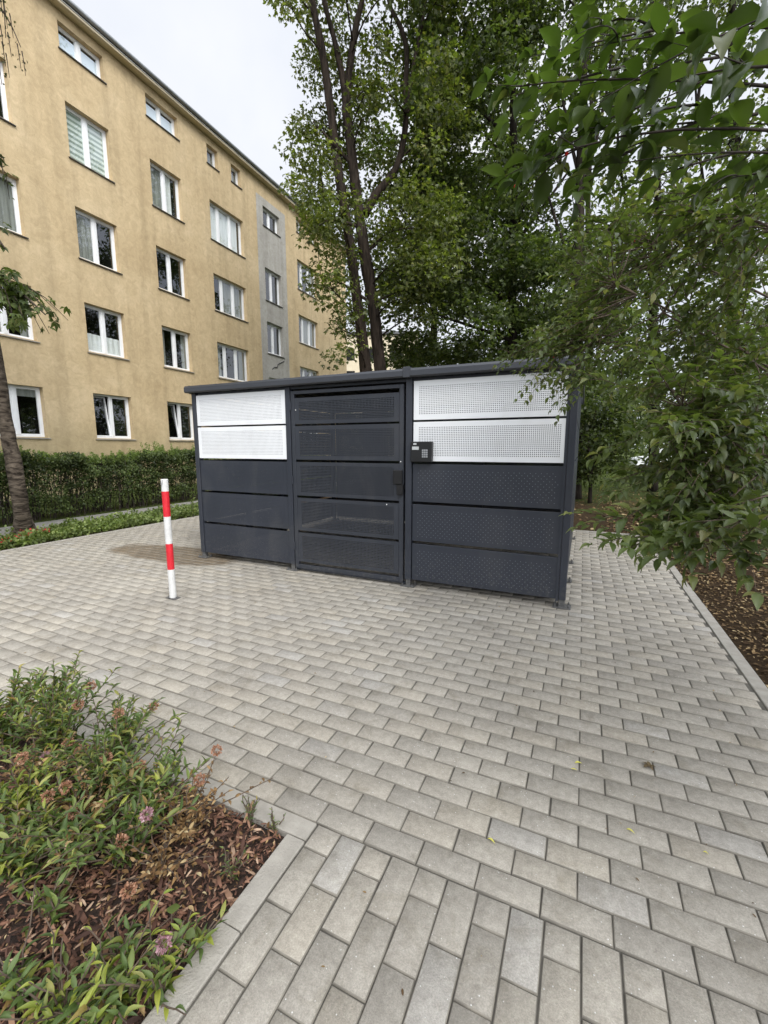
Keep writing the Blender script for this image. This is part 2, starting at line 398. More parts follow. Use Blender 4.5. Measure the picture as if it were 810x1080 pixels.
def stucco(name, c1, c2, c3):
    m, t, b, o = nm(name)
    tcn = t.nodes.new('ShaderNodeTexCoord').outputs['Object']
    a = ramp(t, noisef(t, .55, 6, tcn, .62, .5), [(.3, c1), (.52, c2), (.75, c3)])
    fine = ramp(t, noisef(t, 5, 8, tcn, .72, 1.2), [(.3, (.80,.785,.76)), (.7, (1.10,1.10,1.10))])
    c = mixc(t, 1.0, a, fine, 'MULTIPLY')
    streak = ramp(t, noisef(t, 1.0, 5, tcn, .6, 0, (2.2, 1, .16)), [(.46, (1,1,1)), (.74, (.72,.71,.69))])
    c = mixc(t, .8, c, streak, 'MULTIPLY')
    vr = N(t, 'ShaderNodeTexVoronoi', Scale=1.15); t.links.new(tcn, vr.inputs['Vector'])     # insulation dowels showing through
    dots = ramp(t, vr.outputs['Distance'], [(.05, (1,1,1)), (.085, (0,0,0))])
    c = mixc(t, mixc(t, 1.0, dots, (.22,.22,.22), 'MULTIPLY'), c, (.62,.50,.30))
    sep = t.nodes.new('ShaderNodeSeparateXYZ'); t.links.new(tcn, sep.inputs[0])
    lowm = N(t, 'ShaderNodeMapRange'); lowm.inputs['From Min'].default_value = .3; lowm.inputs['From Max'].default_value = 2.4
    lowm.inputs['To Min'].default_value = 1; lowm.inputs['To Max'].default_value = 0; t.links.new(sep.outputs['Z'], lowm.inputs['Value'])
    lm = N(t, 'ShaderNodeMath', operation='MULTIPLY'); t.links.new(lowm.outputs[0], lm.inputs[0]); t.links.new(noisef(t, .9, 5, tcn), lm.inputs[1])
    c = mixc(t, lm.outputs[0], c, (.17,.165,.085))          # algae on the plinth
    t.links.new(c, b.inputs['Base Color']); b.inputs['Roughness'].default_value = .92; b.inputs['Specular IOR Level'].default_value = .2
    bump(t, b, noisef(t, 26, 6, tcn, .7), .5, .02); return m
M['stucco'] = stucco('ochre_stucco', (.49,.375,.222), (.55,.43,.262), (.615,.49,.312))
M['stucco_grey'] = stucco('grey_stucco', (.37,.355,.325), (.415,.40,.365), (.47,.45,.415))

def paver_mat():
    m, t, b, o = nm('concrete_paver')
    g = t.nodes.new('ShaderNodeNewGeometry'); tcn = t.nodes.new('ShaderNodeTexCoord').outputs['Object']
    c = ramp(t, g.outputs['Random Per Island'], [(0,(.325,.304,.268)), (.25,(.348,.325,.285)), (.6,(.362,.337,.294)), (.9,(.380,.349,.297)), (.96,(.358,.339,.308)), (1,(.385,.367,.336))])
    c = mixc(t, 1.0, c, ramp(t, noisef(t, 38, 6, tcn, .7), [(.25,(.74,.73,.72)), (.7,(1.14,1.14,1.13))]), 'MULTIPLY')
    c = mixc(t, 1.0, c, ramp(t, noisef(t, 190, 3, tcn, .8), [(.28,(.74,.74,.74)), (.72,(1.2,1.2,1.19))]), 'MULTIPLY')
    c = mixc(t, 1.0, c, ramp(t, noisef(t, 1.1, 4, tcn, .6, .4), [(.3,(.84,.83,.82)), (.65,(1.06,1.055,1.04))]), 'MULTIPLY')
    c = mixc(t, 1.0, c, ramp(t, noisef(t, 6, 6, tcn, .65, .8), [(.52,(1,1,1)), (.76,(.70,.68,.63))]), 'MULTIPLY')
    vr = N(t, 'ShaderNodeTexVoronoi', Scale=70); t.links.new(tcn, vr.inputs['Vector'])
    sp = ramp(t, vr.outputs['Distance'], [(.10,(1,1,1)), (.16,(0,0,0))])
    pick = ramp(t, vr.outputs['Color'], [(.72,(0,0,0)), (.76,(1,1,1))])
    c = mixc(t, mixc(t, 1.0, sp, pick, 'MULTIPLY'), c, (.60,.59,.56))
    # damp brown stain in front of the left post
    mp = t.nodes.new('ShaderNodeMapping'); mp.vector_type = 'POINT'
    mp.inputs['Location'].default_value = (4.85, -3.95, 0)
    sc_ = t.nodes.new('ShaderNodeVectorMath'); sc_.operation = 'MULTIPLY'; sc_.inputs[1].default_value = (.80, 2.1, 0)
    t.links.new(tcn, mp.inputs['Vector']); t.links.new(mp.outputs[0], sc_.inputs[0])
    ln = t.nodes.new('ShaderNodeVectorMath'); ln.operation = 'LENGTH'; t.links.new(sc_.outputs[0], ln.inputs[0])
    ad = N(t, 'ShaderNodeMath', operation='ADD'); t.links.new(ln.outputs['Value'], ad.inputs[0])
    nn = N(t, 'ShaderNodeMath', operation='MULTIPLY'); nn.inputs[1].default_value = .9; t.links.new(noisef(t, 1.8, 5, tcn, .6), nn.inputs[0]); t.links.new(nn.outputs[0], ad.inputs[1])
    st = ramp(t, ad.outputs[0], [(1.12,(1,1,1)), (1.38,(0,0,0))] if False else [(.0,(1,1,1)), (1,(0,0,0))])
    mr = N(t, 'ShaderNodeMapRange'); mr.inputs['From Min'].default_value = 1.18; mr.inputs['From Max'].default_value = 1.36
    mr.inputs['To Min'].default_value = .95; mr.inputs['To Max'].default_value = 0; t.links.new(ad.outputs[0], mr.inputs['Value'])
    c = mixc(t, mr.outputs[0], c, mixc(t, 1.0, c, (.46,.39,.31), 'MULTIPLY'))
    t.links.new(c, b.inputs['Base Color']); b.inputs['Roughness'].default_value = .86; b.inputs['Specular IOR Level'].default_value = .3
    bump(t, b, noisef(t, 260, 5, tcn, .7), .6, .005); return m
M['paver'] = paver_mat()
M['paver_edge'] = pm('dirty_paver_edge', (.155,.14,.115), (.25,.228,.188), 9, .9, .2, 200)  # sides and chamfers coloured darker so the joint lines show

def soil_grass():
    m, t, b, o = nm('grass_and_soil'); tcn = t.nodes.new('ShaderNodeTexCoord').outputs['Object']
    g = ramp(t, noisef(t, 30, 6, tcn, .75), [(.3,(.028,.042,.010)), (.6,(.075,.095,.024)), (.8,(.13,.13,.05))])
    s = ramp(t, noisef(t, 40, 6, tcn, .8), [(.35,(.022,.014,.008)), (.6,(.07,.045,.024)), (.78,(.17,.115,.055))])
    sep = t.nodes.new('ShaderNodeSeparateXYZ'); t.links.new(tcn, sep.inputs[0])
    far = N(t, 'ShaderNodeMapRange'); far.inputs['From Min'].default_value = 9; far.inputs['From Max'].default_value = 24
    t.links.new(sep.outputs['Y'], far.inputs['Value'])
    nz = N(t, 'ShaderNodeMath', operation='ADD'); t.links.new(noisef(t, .7, 5, tcn, .65), nz.inputs[0]); t.links.new(far.outputs[0], nz.inputs[1])
    lft = N(t, 'ShaderNodeMapRange'); lft.inputs['From Min'].default_value = -7; lft.inputs['From Max'].default_value = -9; t.links.new(sep.outputs['X'], lft.inputs['Value'])
    nz2 = N(t, 'ShaderNodeMath', operation='ADD'); t.links.new(nz.outputs[0], nz2.inputs[0]); t.links.new(lft.outputs[0], nz2.inputs[1])
    mr = N(t, 'ShaderNodeMapRange'); mr.inputs['From Min'].default_value = .62; mr.inputs['From Max'].default_value = .9; t.links.new(nz2.outputs[0], mr.inputs['Value'])
    t.links.new(mixc(t, mr.outputs[0], s, g), b.inputs['Base Color']); b.inputs['Roughness'].default_value = .95; b.inputs['Specular IOR Level'].default_value = .1
    bump(t, b, noisef(t, 45, 6, tcn, .8), .9, .04); return m
M['ground'] = soil_grass()

# ------------------------------------------------------------------ the ground
def sheet(name, u0, u1, v0, v1, z, mat, nx=1, ny=1, rough=0.0, fs=3.0):
    xs = np.linspace(u0, u1, nx + 1); ys = np.linspace(v0, v1, ny + 1)
    V = [(x, y, z + (rough * mnoise.noise(Vector((x * fs, y * fs, 0))) if rough else 0)) for y in ys for x in xs]
    F = [(j*(nx+1)+i, j*(nx+1)+i+1, (j+1)*(nx+1)+i+1, (j+1)*(nx+1)+i) for j in range(ny) for i in range(nx)]
    return link_mesh(name, V, F, mat, smooth=bool(rough))
tag(sheet('ground', -400, 400, -200, 600, -.06, M['ground']), kind='structure')
# soil beds a little above the sheet, uneven
tag(sheet('soil_border', 1.07, 9, -2, 11.5, -.02, M['ground'], 40, 60, .035, 1.6), kind='structure')
tag(sheet('planting_bed', -7.1, -.905, -2.2, 1.14, -.030, M['mulch'], 90, 50, .022, 6), kind='structure')

# bedding layer under the pavers
J = MB()
J.add([(-7.1,1.14,-.0062),(1.0,1.14,-.0062),(1.0,5.42,-.0062),(-7.1,5.42,-.0062)], [(0,1,2,3)])
J.add([(-7.1,5.42,-.0062),(1.0,5.42,-.0062),(1.0,7.92,-.0062),(-7.1,7.92,-.0062)], [(0,1,2,3)])
J.add([(-.84,-2.2,-.0062),(1.0,-2.2,-.0062),(1.0,1.14,-.0062),(-.84,1.14,-.0062)], [(0,1,2,3)])
tag(J.build('paving_joints', M['joint']), kind='structure')

bricks = []
def row_bricks(v0, v1, ulo, uhi, phase):
    k = math.floor((ulo - phase) / .2)
    while phase + k * .2 < uhi:
        a, b = max(phase + k * .2, ulo), min(phase + (k + 1) * .2, uhi); k += 1
        if b - a > .03: bricks.append((a, b, v0, v1))
v = 1.208; i = 0
while v < 7.9:
    hi = .985
    row_bricks(v, v + .1, -7.1, hi, .165 if i % 2 == 0 else .267); v += .1; i += 1
u = -.820; i = 0
while u < .98:
    y = 1.205; first = True
    ub = min(u + .1, .985)
    while y > -2.2:
        ln = .2 if not (first and i % 2 == 0) else .1
        first = False; bricks.append((u, ub, y - ln, y)); y -= ln
    u += .1; i += 1
B = np.array(bricks); n = len(B); g = .0019; c = .0026
wob = RNG.normal(0, .0006, (n, 4)); B = B + wob
a0, a1, b0, b1 = B[:,0]+g, B[:,1]-g, B[:,2]+g, B[:,3]-g
h = RNG.normal(0, .0007, n); tx = RNG.normal(0, .0007, n); ty = RNG.normal(0, .0005, n)
def ringv(ins, z, tilt):
    X = np.stack([a0+ins, a1-ins, a1-ins, a0+ins], 1); Y = np.stack([b0+ins, b0+ins, b1-ins, b1-ins], 1)
    Z = np.full_like(X, z) + h[:, None]
    if tilt: Z = Z + tx[:, None] * np.array([-1,1,1,-1]) + ty[:, None] * np.array([-1,-1,1,1])
    return np.stack([X, Y, Z], 2)
V = np.concatenate([ringv(0, -.03, 0), ringv(0, -.0028, 1), ringv(c, 0, 1)], 1)     # (n,12,3)
fq = [(8,9,10,11)]
for k in range(4):
    k2 = (k + 1) % 4; fq += [(k, k2, 4+k2, 4+k), (4+k, 4+k2, 8+k2, 8+k)]
F = (np.arange(n)[:, None, None] * 12 + np.array(fq)[None]).reshape(-1, 4)
tag(fast_mesh('paving', V.reshape(-1, 3), F, [M['paver'], M['paver_edge']], None, np.tile(np.array([0] + [1, 1] * 4), n)), kind='structure')

# kerbs: one metre concrete edging stones, flush with the pavers
def kerb(name, pts):
    mb = MB()
    for (x0, y0, x1, y1) in pts:
        along_y = (y1 - y0) > (x1 - x0); L = (y1 - y0) if along_y else (x1 - x0); k = 0.0
        while k < L - .02:
            e = min(k + 1.0, L); dz = random.gauss(0, .0012)
            if along_y: mb.box((x0, y0 + k + .0015, -.2), (x1, y0 + e - .0015, .003 + dz), bev=.0035)
            else: mb.box((x0 + k + .0015, y0, -.2), (x0 + e - .0015, y1, .003 + dz), bev=.0035)
            k = e
    return tag(mb.build(name, M['kerb']), kind='structure')
kerb('kerb_border', [(.99, -2.2, 1.068, 7.92)])
kerb('kerb_bed', [(-.903, -2.2, -.825, 1.125), (-7.1, 1.128, -.825, 1.205)])
kerb('kerb_back', [(-7.1, 7.925, 1.068, 8.0)])
kerb('kerb_left', [(-7.18, 1.128, -7.103, 8.0)])

# footpath in front of the hedge
tag(sheet('footpath', -9.45, -8.35, -6, 26, -.028, M['path'], 2, 20, .006), kind='structure')

# ------------------------------------------------------------------ apartment building
aB = R(-1.07)
bld = empty('apartment_building', (-14.2 * math.cos(aB), 14.2 * math.sin(aB), 0), R(90) - aB)
tag(bld, 'four storey ochre stucco apartment building with white windows and a grey stripe', 'building')
FL = [(1.70, 3.12), (4.40, 5.86), (7.15, 8.59), (9.92, 11.40)]
openings = []     # (s0, s1, z0, z1, kind)
def col(s0, s1, kinds, gz=FL):
    for (z0, z1), k in zip(gz, kinds): openings.append((s0, s1, z0, z1, k))
col(6.58, 7.92, ['dim', 'two', 'green', 'two'])
col(9.36, 10.67, ['tilt', 'lace', 'half', 'stripe'])
col(12.14, 13.46, ['tilt2', 'two', 'two', 'curt'])
col(14.87, 16.84, ['three', 'three', 'three_dim', 'white'])
col(21.02, 22.95, ['three', 'three', 'three_dim', 'three'])
for s0, s1 in ((6.9, 7.6), (9.36, 10.67), (12.14, 13.46)): openings.append((s0, s1, 12.75, 13.44, 'attic2'))
for s0, s1 in ((14.87, 15.46), (16.22, 16.81), (21.02, 21.6), (22.36, 22.95)): openings.append((s0, s1, 12.75, 13.44, 'attic1'))
for z0, z1 in ((11.9, 12.74), (8.55, 10.02), (6.06, 7.54), (3.40, 4.88)): openings.append((18.27, 19.54, z0, z1, 'stair'))
S0, S1, ZT = 1.5, 26.45, 13.72
def facade(s0, s1, z0, z1, name, mat):
    op = [o for o in openings if o[0] >= s0 and o[1] <= s1]
    xs = sorted({s0, s1, *[o[0] for o in op], *[o[1] for o in op]}); zs = sorted({z0, z1, *[o[2] for o in op], *[o[3] for o in op]})
    mb = MB(); idx = {}
    def vid(x, z):
        if (x, z) not in idx: idx[(x, z)] = len(mb.v); mb.v.append((x, 0, z))
        return idx[(x, z)]
    for a, b in zip(xs, xs[1:]):
        for c_, d in zip(zs, zs[1:]):
            mxs_, mzs = (a + b) / 2, (c_ + d) / 2
            if any(o[0] < mxs_ < o[1] and o[2] < mzs < o[3] for o in op): continue
            mb.f.append((vid(a, c_), vid(b, c_), vid(b, d), vid(a, d))); mb.m.append(0)
    for a, b, c_, d, k in op:               # reveals
        D = .25
        mb.add([(a,0,c_),(a,D,c_),(a,D,d),(a,0,d)], [(0,1,2,3)]); mb.add([(b,0,c_),(b,0,d),(b,D,d),(b,D,c_)], [(0,1,2,3)])
        mb.add([(a,0,d),(a,D,d),(b,D,d),(b,0,d)], [(0,1,2,3)]); mb.add([(a,0,c_),(b,0,c_),(b,D,c_),(a,D,c_)], [(0,1,2,3)])
    return mb.build(name, mat, bld)
def side_body():
    mb = MB(); D = 11.5
    mb.add([(S1,0,0),(S1,D,0),(S1,D,ZT),(S1,0,ZT)], [(0,1,2,3)])
    mb.add([(S0,0,0),(S0,0,ZT),(S0,D,ZT),(S0,D,0)], [(0,1,2,3)])
    mb.add([(S0,D,0),(S0,D,ZT),(S1,D,ZT),(S1,D,0)], [(0,1,2,3)])
    return mb.build('end_wall', M['stucco'], bld)
facade(S0, 17.80, -.1, ZT, 'wall', M['stucco'])
facade(17.80, 20.02, -.1, 13.08, 'stair_strip', M['stucco_grey'])
facade(20.02, S1, -.1, ZT, 'wall', M['stucco'])
mb = MB(); mb.add([(17.80,0,13.08),(20.02,0,13.08),(20.02,0,ZT),(17.80,0,ZT)], [(0,1,2,3)]); mb.build('wall', M['stucco'], bld)
side_body()
# eaves: soffit slab, white drip strip, dark gap, zinc gutter edge, roof
mb = MB(); mb.box((S0 - .25, -.27, ZT), (S1 + .25, .3, ZT + .07), bev=.01); mb.build('cornice', M['cornice'], bld)
mb = MB(); mb.box((S0 - .26, -.285, ZT + .075), (S1 + .26, .25, ZT + .09)); mb.build('drip_edge', M['drip'], bld)
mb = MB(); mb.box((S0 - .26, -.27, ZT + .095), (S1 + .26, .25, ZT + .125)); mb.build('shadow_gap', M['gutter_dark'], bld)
gut = MB(); gut.tube([(S0 - .28, -.31, ZT + .19), (S1 + .28, -.31, ZT + .19)], .068, 14); gut.build('gutter', M['gutter'], bld, True)
mb = MB(); mb.add([(S0-.3,-.25,ZT+.2),(S1+.3,-.25,ZT+.2),(S1+.3,11.8,ZT+.35),(S0-.3,11.8,ZT+.35),(S0-.3,-.25,ZT+.13),(S1+.3,-.25,ZT+.13),(S1+.3,11.8,ZT+.0),(S0-.3,11.8,ZT+.0)],
    [(0,1,2,3),(4,7,6,5),(0,4,5,1),(1,5,6,2),(2,6,7,3),(3,7,4,0)])
roof = mb.build('roof', M['roof_felt'], bld)
mb = MB(); mb.box((20.3, .4, ZT + .2), (20.75, .85, ZT + .62), bev=.02); mb.box((20.24, .34, ZT + .62), (20.81, .91, ZT + .70), bev=.01); mb.build('chimney', M['gutter'], roof)
# crack-like loose cable on the grey strip
mb = MB(); mb.tube([(18.55, -.012, 5.30), (18.72, -.012, 5.42), (18.95, -.015, 5.44), (19.02, -.02, 5.62), (19.25, -.015, 5.72), (19.55, -.012, 5.86)], .022, 6); mb.build('loose_cable', M['black'], bld)

def window(s0, s1, z0, z1, kind):
    nleaf = 3 if 'three' in kind or kind == 'white' else (1 if kind == 'attic1' else 2)
    f = MB(); y0, y1 = .165, .235; t = .052
    f.box((s0, y0, z0 + t), (s0 + t, y1, z1 - t)); f.box((s1 - t, y0, z0 + t), (s1, y1, z1 - t))
    f.box((s0, y0, z1 - t), (s1, y1, z1)); f.box((s0, y0, z0), (s1, y1, z0 + t))
    if nleaf == 3: cuts = [s0 + (s1 - s0) * .30, s0 + (s1 - s0) * .65]
    elif nleaf == 2: cuts = [s0 + (s1 - s0) * .5]
    else: cuts = []
    for cx in cuts: f.box((cx - .048, y0 - .012, z0 + t + .001), (cx + .048, y1, z1 - t - .001), bev=.008)
    fr = f.build('window', M['frame_white'], bld)
    edges = [s0 + t] + [e for cx in cuts for e in (cx - .048, cx + .048)] + [s1 - t]
    sash = MB(); pn = MB()
    for a, b in zip(edges[::2], edges[1::2]):
        k = .036; yy0, yy1 = y0 + .012, y1 - .004; e = .002
        tilt = kind in ('tilt', 'tilt2') and a == edges[0]
        for bx in (((a+e, yy0, z0+t+k), (a+k, yy1, z1-t-k)), ((b-k, yy0, z0+t+k), (b-e, yy1, z1-t-k)), ((a+e, yy0, z0+t+e), (b-e, yy1, z0+t+k)), ((a+e, yy0, z1-t-k), (b-e, yy1, z1-t-e))):
            Mx = None
            if tilt: Mx = Matrix.Translation((0, yy1, z0 + t)) @ Matrix.Rotation(R(-7), 4, 'X') @ Matrix.Translation((0, -yy1, -z0 - t))
            sash.box(*bx, M=Mx)
        q = [Vector(p) for p in ((a+k-.01, y0+.04, z0+t+k-.01), (b-k+.01, y0+.04, z0+t+k-.01), (b-k+.01, y0+.04, z1-t-k+.01), (a+k-.01, y0+.04, z1-t-k+.01))]
        if tilt: q = [Matrix.Translation((0, yy1, z0 + t)) @ Matrix.Rotation(R(-7), 4, 'X') @ Matrix.Translation((0, -yy1, -z0 - t)) @ p for p in q]
        pn.add(q, [(0, 1, 2, 3)])
    sash.build('sash', M['frame_white'], fr); pn.build('pane', M['glass'], fr)
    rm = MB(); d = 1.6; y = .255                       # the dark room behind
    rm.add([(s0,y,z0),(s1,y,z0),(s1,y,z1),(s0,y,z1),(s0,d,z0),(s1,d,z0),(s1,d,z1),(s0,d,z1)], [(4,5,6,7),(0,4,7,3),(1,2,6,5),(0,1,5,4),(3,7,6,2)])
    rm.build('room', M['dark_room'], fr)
    def cloth(a, b, za, zb, mat, name='curtain', yy=.265, fold=.012):
        mb_ = MB(); nn = max(2, int((b - a) / .03)); vs = []
        for i_ in range(nn + 1):
            x = a + (b - a) * i_ / nn; yv = yy + fold * math.sin(i_ * 1.1 + s0 * 7 + z0)
            vs += [(x, yv, za), (x, yv, zb)]
        mb_.add(vs, [(2*i_, 2*i_+2, 2*i_+3, 2*i_+1) for i_ in range(nn)]); mb_.build(name, mat, fr)
    W_ = s1 - s0; H = z1 - z0
    if kind == 'stripe': cloth(s0, s1, z0, z1, M['stripe_blind'], 'blind', .228, 0)
    elif kind == 'half': cloth(s0, s0 + W_*.5, z0, z1, M['curtain_dim'])
    elif kind == 'lace': cloth(s0, s1, z0, z0 + H*.42, M['curtain'])
    elif kind == 'curt': cloth(s0, s0 + W_*.46, z0, z1, M['curtain_dim']); cloth(s0 + W_*.55, s0 + W_*.78, z0, z1, M['curtain'])
    elif kind == 'white': cloth(s0 + W_*.05, s1 - W_*.10, z0, z1, M['curtain'], 'curtain', .245, .008)
    elif kind == 'three_dim': cloth(s0 + W_*.33, s1, z0, z1, M['curtain_dim'])
    elif kind == 'green': cloth(s0, s1, z0, z1, M['curtain_dim'])
    elif kind == 'dim': cloth(s0, s1, z1 - H*.2, z1, M['curtain_dim'], 'blind', .228, 0)
    elif kind == 'attic2': cloth(s0, s1, z0, z1 - .16, M['blind'], 'blind', .228, 0)  # pale sheet painted as the sky mirrored in the attic glass
    elif kind == 'attic1': cloth(s0, s1, z0, z1 - .2, M['curtain_dim'])
    elif kind in ('two', 'three') and (s0 > 14 or z0 < 5): cloth(s0, s0 + W_*.22, z0, z1, M['curtain_dim']); cloth(s1 - W_*.2, s1, z0, z1, M['curtain_dim'])
    sl = MB(); sl.add([(s0-.05,-.045,z0-.03),(s1+.05,-.045,z0-.03),(s1+.05,.164,z0-.002),(s0-.05,.164,z0-.002),(s0-.05,-.045,z0-.055),(s1+.05,-.045,z0-.055),(s1+.05,-.002,z0-.05),(s0-.05,-.002,z0-.05)],
        [(0,1,2,3),(0,4,5,1),(4,7,6,5)])
    sl.build('sill', M['sill_dark' if z0 > 5 else 'sill'], fr)
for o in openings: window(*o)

# ------------------------------------------------------------------ bin store
bs = empty('bin_store', (-2.23, 5.64, 0))
tag(bs, 'anthracite metal bin store with perforated panels, white upper panels and flat roof', 'bin store')
bs_off = Vector((2.23, -5.64, 0))
UL, UR, VF, VB = -4.39, -.07, 3.98, 7.28
def bsm(mb, name, mat, parent=None, smooth=False):
    o = mb.build(name, mat, parent or bs, smooth)
    if parent is None: o.location = bs_off
    return o
ROWS = [(.075, .450), (.478, .846), (.873, 1.242), (1.270, 1.640), (1.660, 2.020)]
cache = {}
def perf_panel(wd, ht, pitch, hole, mx_, mz, style):
    """a sheet cassette in the xz plane, front at y=0, with real square holes"""
    key = (round(wd, 3), round(ht, 3), pitch, hole, style)
    if key in cache: return cache[key]
    nx = int((wd - 2 * mx_) / pitch); nz = int((ht - 2 * mz) / pitch); x0 = (wd - nx * pitch) / 2; z0 = (ht - nz * pitch) / 2
    def cuts(o, n_, L):
        q = [0]
        for i_ in range(n_): a = o + i_ * pitch + (pitch - hole) / 2; q += [a, a + hole]
        return np.array(q + [L])
    X, Z = cuts(x0, nx, wd), cuts(z0, nz, ht); A, Bn = len(X), len(Z)
    V = np.zeros((Bn, A, 3)); V[..., 0] = X[None]; V[..., 2] = Z[:, None]
    I, Jj = np.meshgrid(np.arange(A - 1), np.arange(Bn - 1)); keep = ~((I % 2 == 1) & (Jj % 2 == 1)); I, Jj = I[keep], Jj[keep]
    F = np.stack([Jj*A+I, Jj*A+I+1, (Jj+1)*A+I+1, (Jj+1)*A+I], 1)
    V = V.reshape(-1, 3); fl = [tuple(map(int, f)) for f in F]; vl = [tuple(p) for p in V]
    mb_ = MB(); mb_.v = vl; mb_.f = fl; mb_.m = [0] * len(fl)
    d = .03                                             # folded edges
    for a, b in (((0,0),(wd,0)), ((wd,0),(wd,ht)), ((wd,ht),(0,ht)), ((0,ht),(0,0))):
        mb_.add([(a[0],0,a[1]),(a[0],d,a[1]),(b[0],d,b[1]),(b[0],0,b[1])], [(0,1,2,3)])
    me = bpy.data.meshes.new('panel'); me.from_pydata(mb_.v, [], mb_.f); me.update(); cache[key] = me; return me
def panel(u0, u1, z0, z1, v_, mat, pitch=.0165, hole=.0088, name='panel', rot=0, style='p', par=None):
    me = perf_panel(u1 - u0, z1 - z0, pitch, hole, .045, .04, style + mat.name)
    if not me.materials: me.materials.append(mat)
    o = bpy.data.objects.new(name, me); COL.objects.link(o); o.parent = bs
    o.location = Vector((u0, v_, z0)) + bs_off
    o.rotation_euler = (0, 0, rot); return o
# plain panels (lower right): pale dots painted as small holes with a light interior
def dotted_panel(u0, u1, z0, z1, v_):
    mb_ = MB(); mb_.box((0, 0, 0), (u1 - u0, .028, z1 - z0), bev=.003)
    d = mb_; wd, ht = u1 - u0, z1 - z0; px, pz = .046, .046; nx = int((wd - .12) / px); nz = int((ht - .09) / pz)
    for j in range(nz * 2):
        for i_ in range(nx + 1):
            x = .06 + i_ * px + (px / 2 if j % 2 else 0) + random.gauss(0, .0006); z = .05 + j * pz / 2
            if x > wd - .05 or z > ht - .045: continue
            r = .0042; d.add([(x-r, -.0015, z), (x, -.0015, z-r), (x+r, -.0015, z), (x, -.0015, z+r)], [(0,1,2,3)], 1)
    o = mb_.build('panel', [M['metal_dark'], M['dimple']], bs); o.location = Vector((u0, v_, z0)) + bs_off
pL, pR = -4.325, -3.003
for r_, (z0, z1) in enumerate(ROWS):
    if r_ >= 3: panel(pL, pR, z0, z1, VF - .008, M['metal_white'], .0165, .0062, style='wl')
    else: panel(pL, pR, z0, z1, VF - .004, M['metal_dark'], .0165, .0035, style='s')
    if r_ >= 3: panel(-1.502, -.128, z0, z1, VF - .008, M['metal_white'], .0165, .0080, style='w')
    else: dotted_panel(-1.508, -.134, z0, z1, VF - .004)
# side and rear walls
for (z0, z1) in ROWS:
    for k in range(2):
        a = VF + .07 + k * 1.63
        for uu, rot in ((UR - .008, 90), (UL + .008, -90)):
            y0_ = a if rot == 90 else a + 1.56
            panel(0, 1.56, z0, z1, 0, M['metal_dark'], .0165, .0035, rot=R(rot), style='side').location = Vector((uu, y0_, z0)) + bs_off
    for k in range(3):
        o = panel(0, 1.395, z0 - .012, z1 + .012, 0, M['metal_dark'], .0165, .0030, rot=R(180), style='rear'); o.location = Vector((UL + .065 + k * 1.40 + 1.395, VB, z0 - .012)) + bs_off
# posts with stub feet and bolted plates
def post(u0, u1, v0, v1, out=-.004):
    mb_ = MB(); mb_.box((u0, v0, .075), (u1, v1, 2.045), bev=.004)
    # T-shaped cover strip edges
    o = bsm(mb_, 'post', M['metal_dark'])
    uc, vc = (u0 + u1) / 2, (v0 + v1) / 2
    f = MB(); f.box((uc - .024, vc - .024, .012), (uc + .024, vc + .024, .076)); f.box((uc - .075, vc - .06, .0045), (uc + .075, vc + .06, .012), bev=.002); f.build('foot', M['steel_worn'], o)
    b = MB()
    for sx in (-.055, .055):
        for sy in (-.042, .042): b.cyl((uc + sx, vc + sy), .009, .012, .028, 6); b.cyl((uc + sx, vc + sy), .005, .028, .038, 6)
    b.build('bolt', M['steel_worn'], o)
for (u0, u1) in ((-4.39, -4.33), (-2.998, -2.935), (-1.580, -1.515), (-.125, -.066)): post(u0, u1, VF - .02, VF + .055)
for vv in (4.83, 5.645, 7.20):
    post(UR - .066, UR - .010, vv - .045, vv + .045); post(UL + .010, UL + .066, vv - .045, vv + .045)
for uu in (-2.93, -1.53): post(uu - .04, uu + .04, VB - .07, VB - .01)
# thin corner angle beside the right post
mb = MB(); mb.box((-.150, VF - .012, .06), (-.1265, VF + .04, 2.04)); bsm(mb, 'corner_trim', M['metal_dark'])
mb = MB(); mb.box((-4.3, VF + .0, 2.022), (-.13, VF + .04, 2.046)); mb.box((-2.93, VF + .003, .02), (-1.585, VF + .04, .035)); bsm(mb, 'rail', M['metal_dark'])
# door
D0, D1, VD = -2.925, -1.602, VF - .016
mb = MB(); t = .046
mb.box((D0, VD, .04), (D0 + t, VD + .04, 2.0), bev=.003); mb.box((D1 - t, VD, .04), (D1, VD + .04, 2.0), bev=.003)
mb.box((D0 + t, VD, .04), (D1 - t, VD + .04, .085), bev=.002); mb.box((D0 + t, VD, 1.965), (D1 - t, VD + .04, 2.0), bev=.002)
door = bsm(mb, 'door', M['metal_door'])
DR = [(.118, .452), (.478, .846), (.873, 1.242), (1.268, 1.630), (1.650, 1.925)]
for (z0, z1) in DR:
    me = perf_panel(D1 - D0 - 2 * t - .004, z1 - z0, .0165, .0084, .05, .035, 'door')
    if not me.materials: me.materials.append(M['metal_door'])
    o = bpy.data.objects.new('door_panel', me); COL.objects.link(o); o.parent = door; o.location = (D0 + t + .002, VD + .004, z0)
mb = MB(); mb.box((-1.700, VD - .034, 1.040), (-1.606, VD - .001, 1.180), bev=.006); mb.box((-1.662, VD - .028, .935), (-1.598, VD - .001, 1.039), bev=.004)
mb.build('lock', M['black'], door)
for zz in (.25, 1.0, 1.8):
    mb = MB(); mb.cyl((D0 - .001, VD - .006), .009, zz, zz + .09, 10); mb.build('hinge', M['metal_dark'], door)
for (uu, zz) in ((-1.63, 1.262), (-1.78, .83), (-2.86, 1.80)):
    mb = MB(); mb.cyl((uu, 0), .006, 0, .003, 8)
    o = mb.build('rivet', M['drip'], door); o.rotation_euler = (R(90), 0, 0); o.location = (0, VD - .0005, zz)
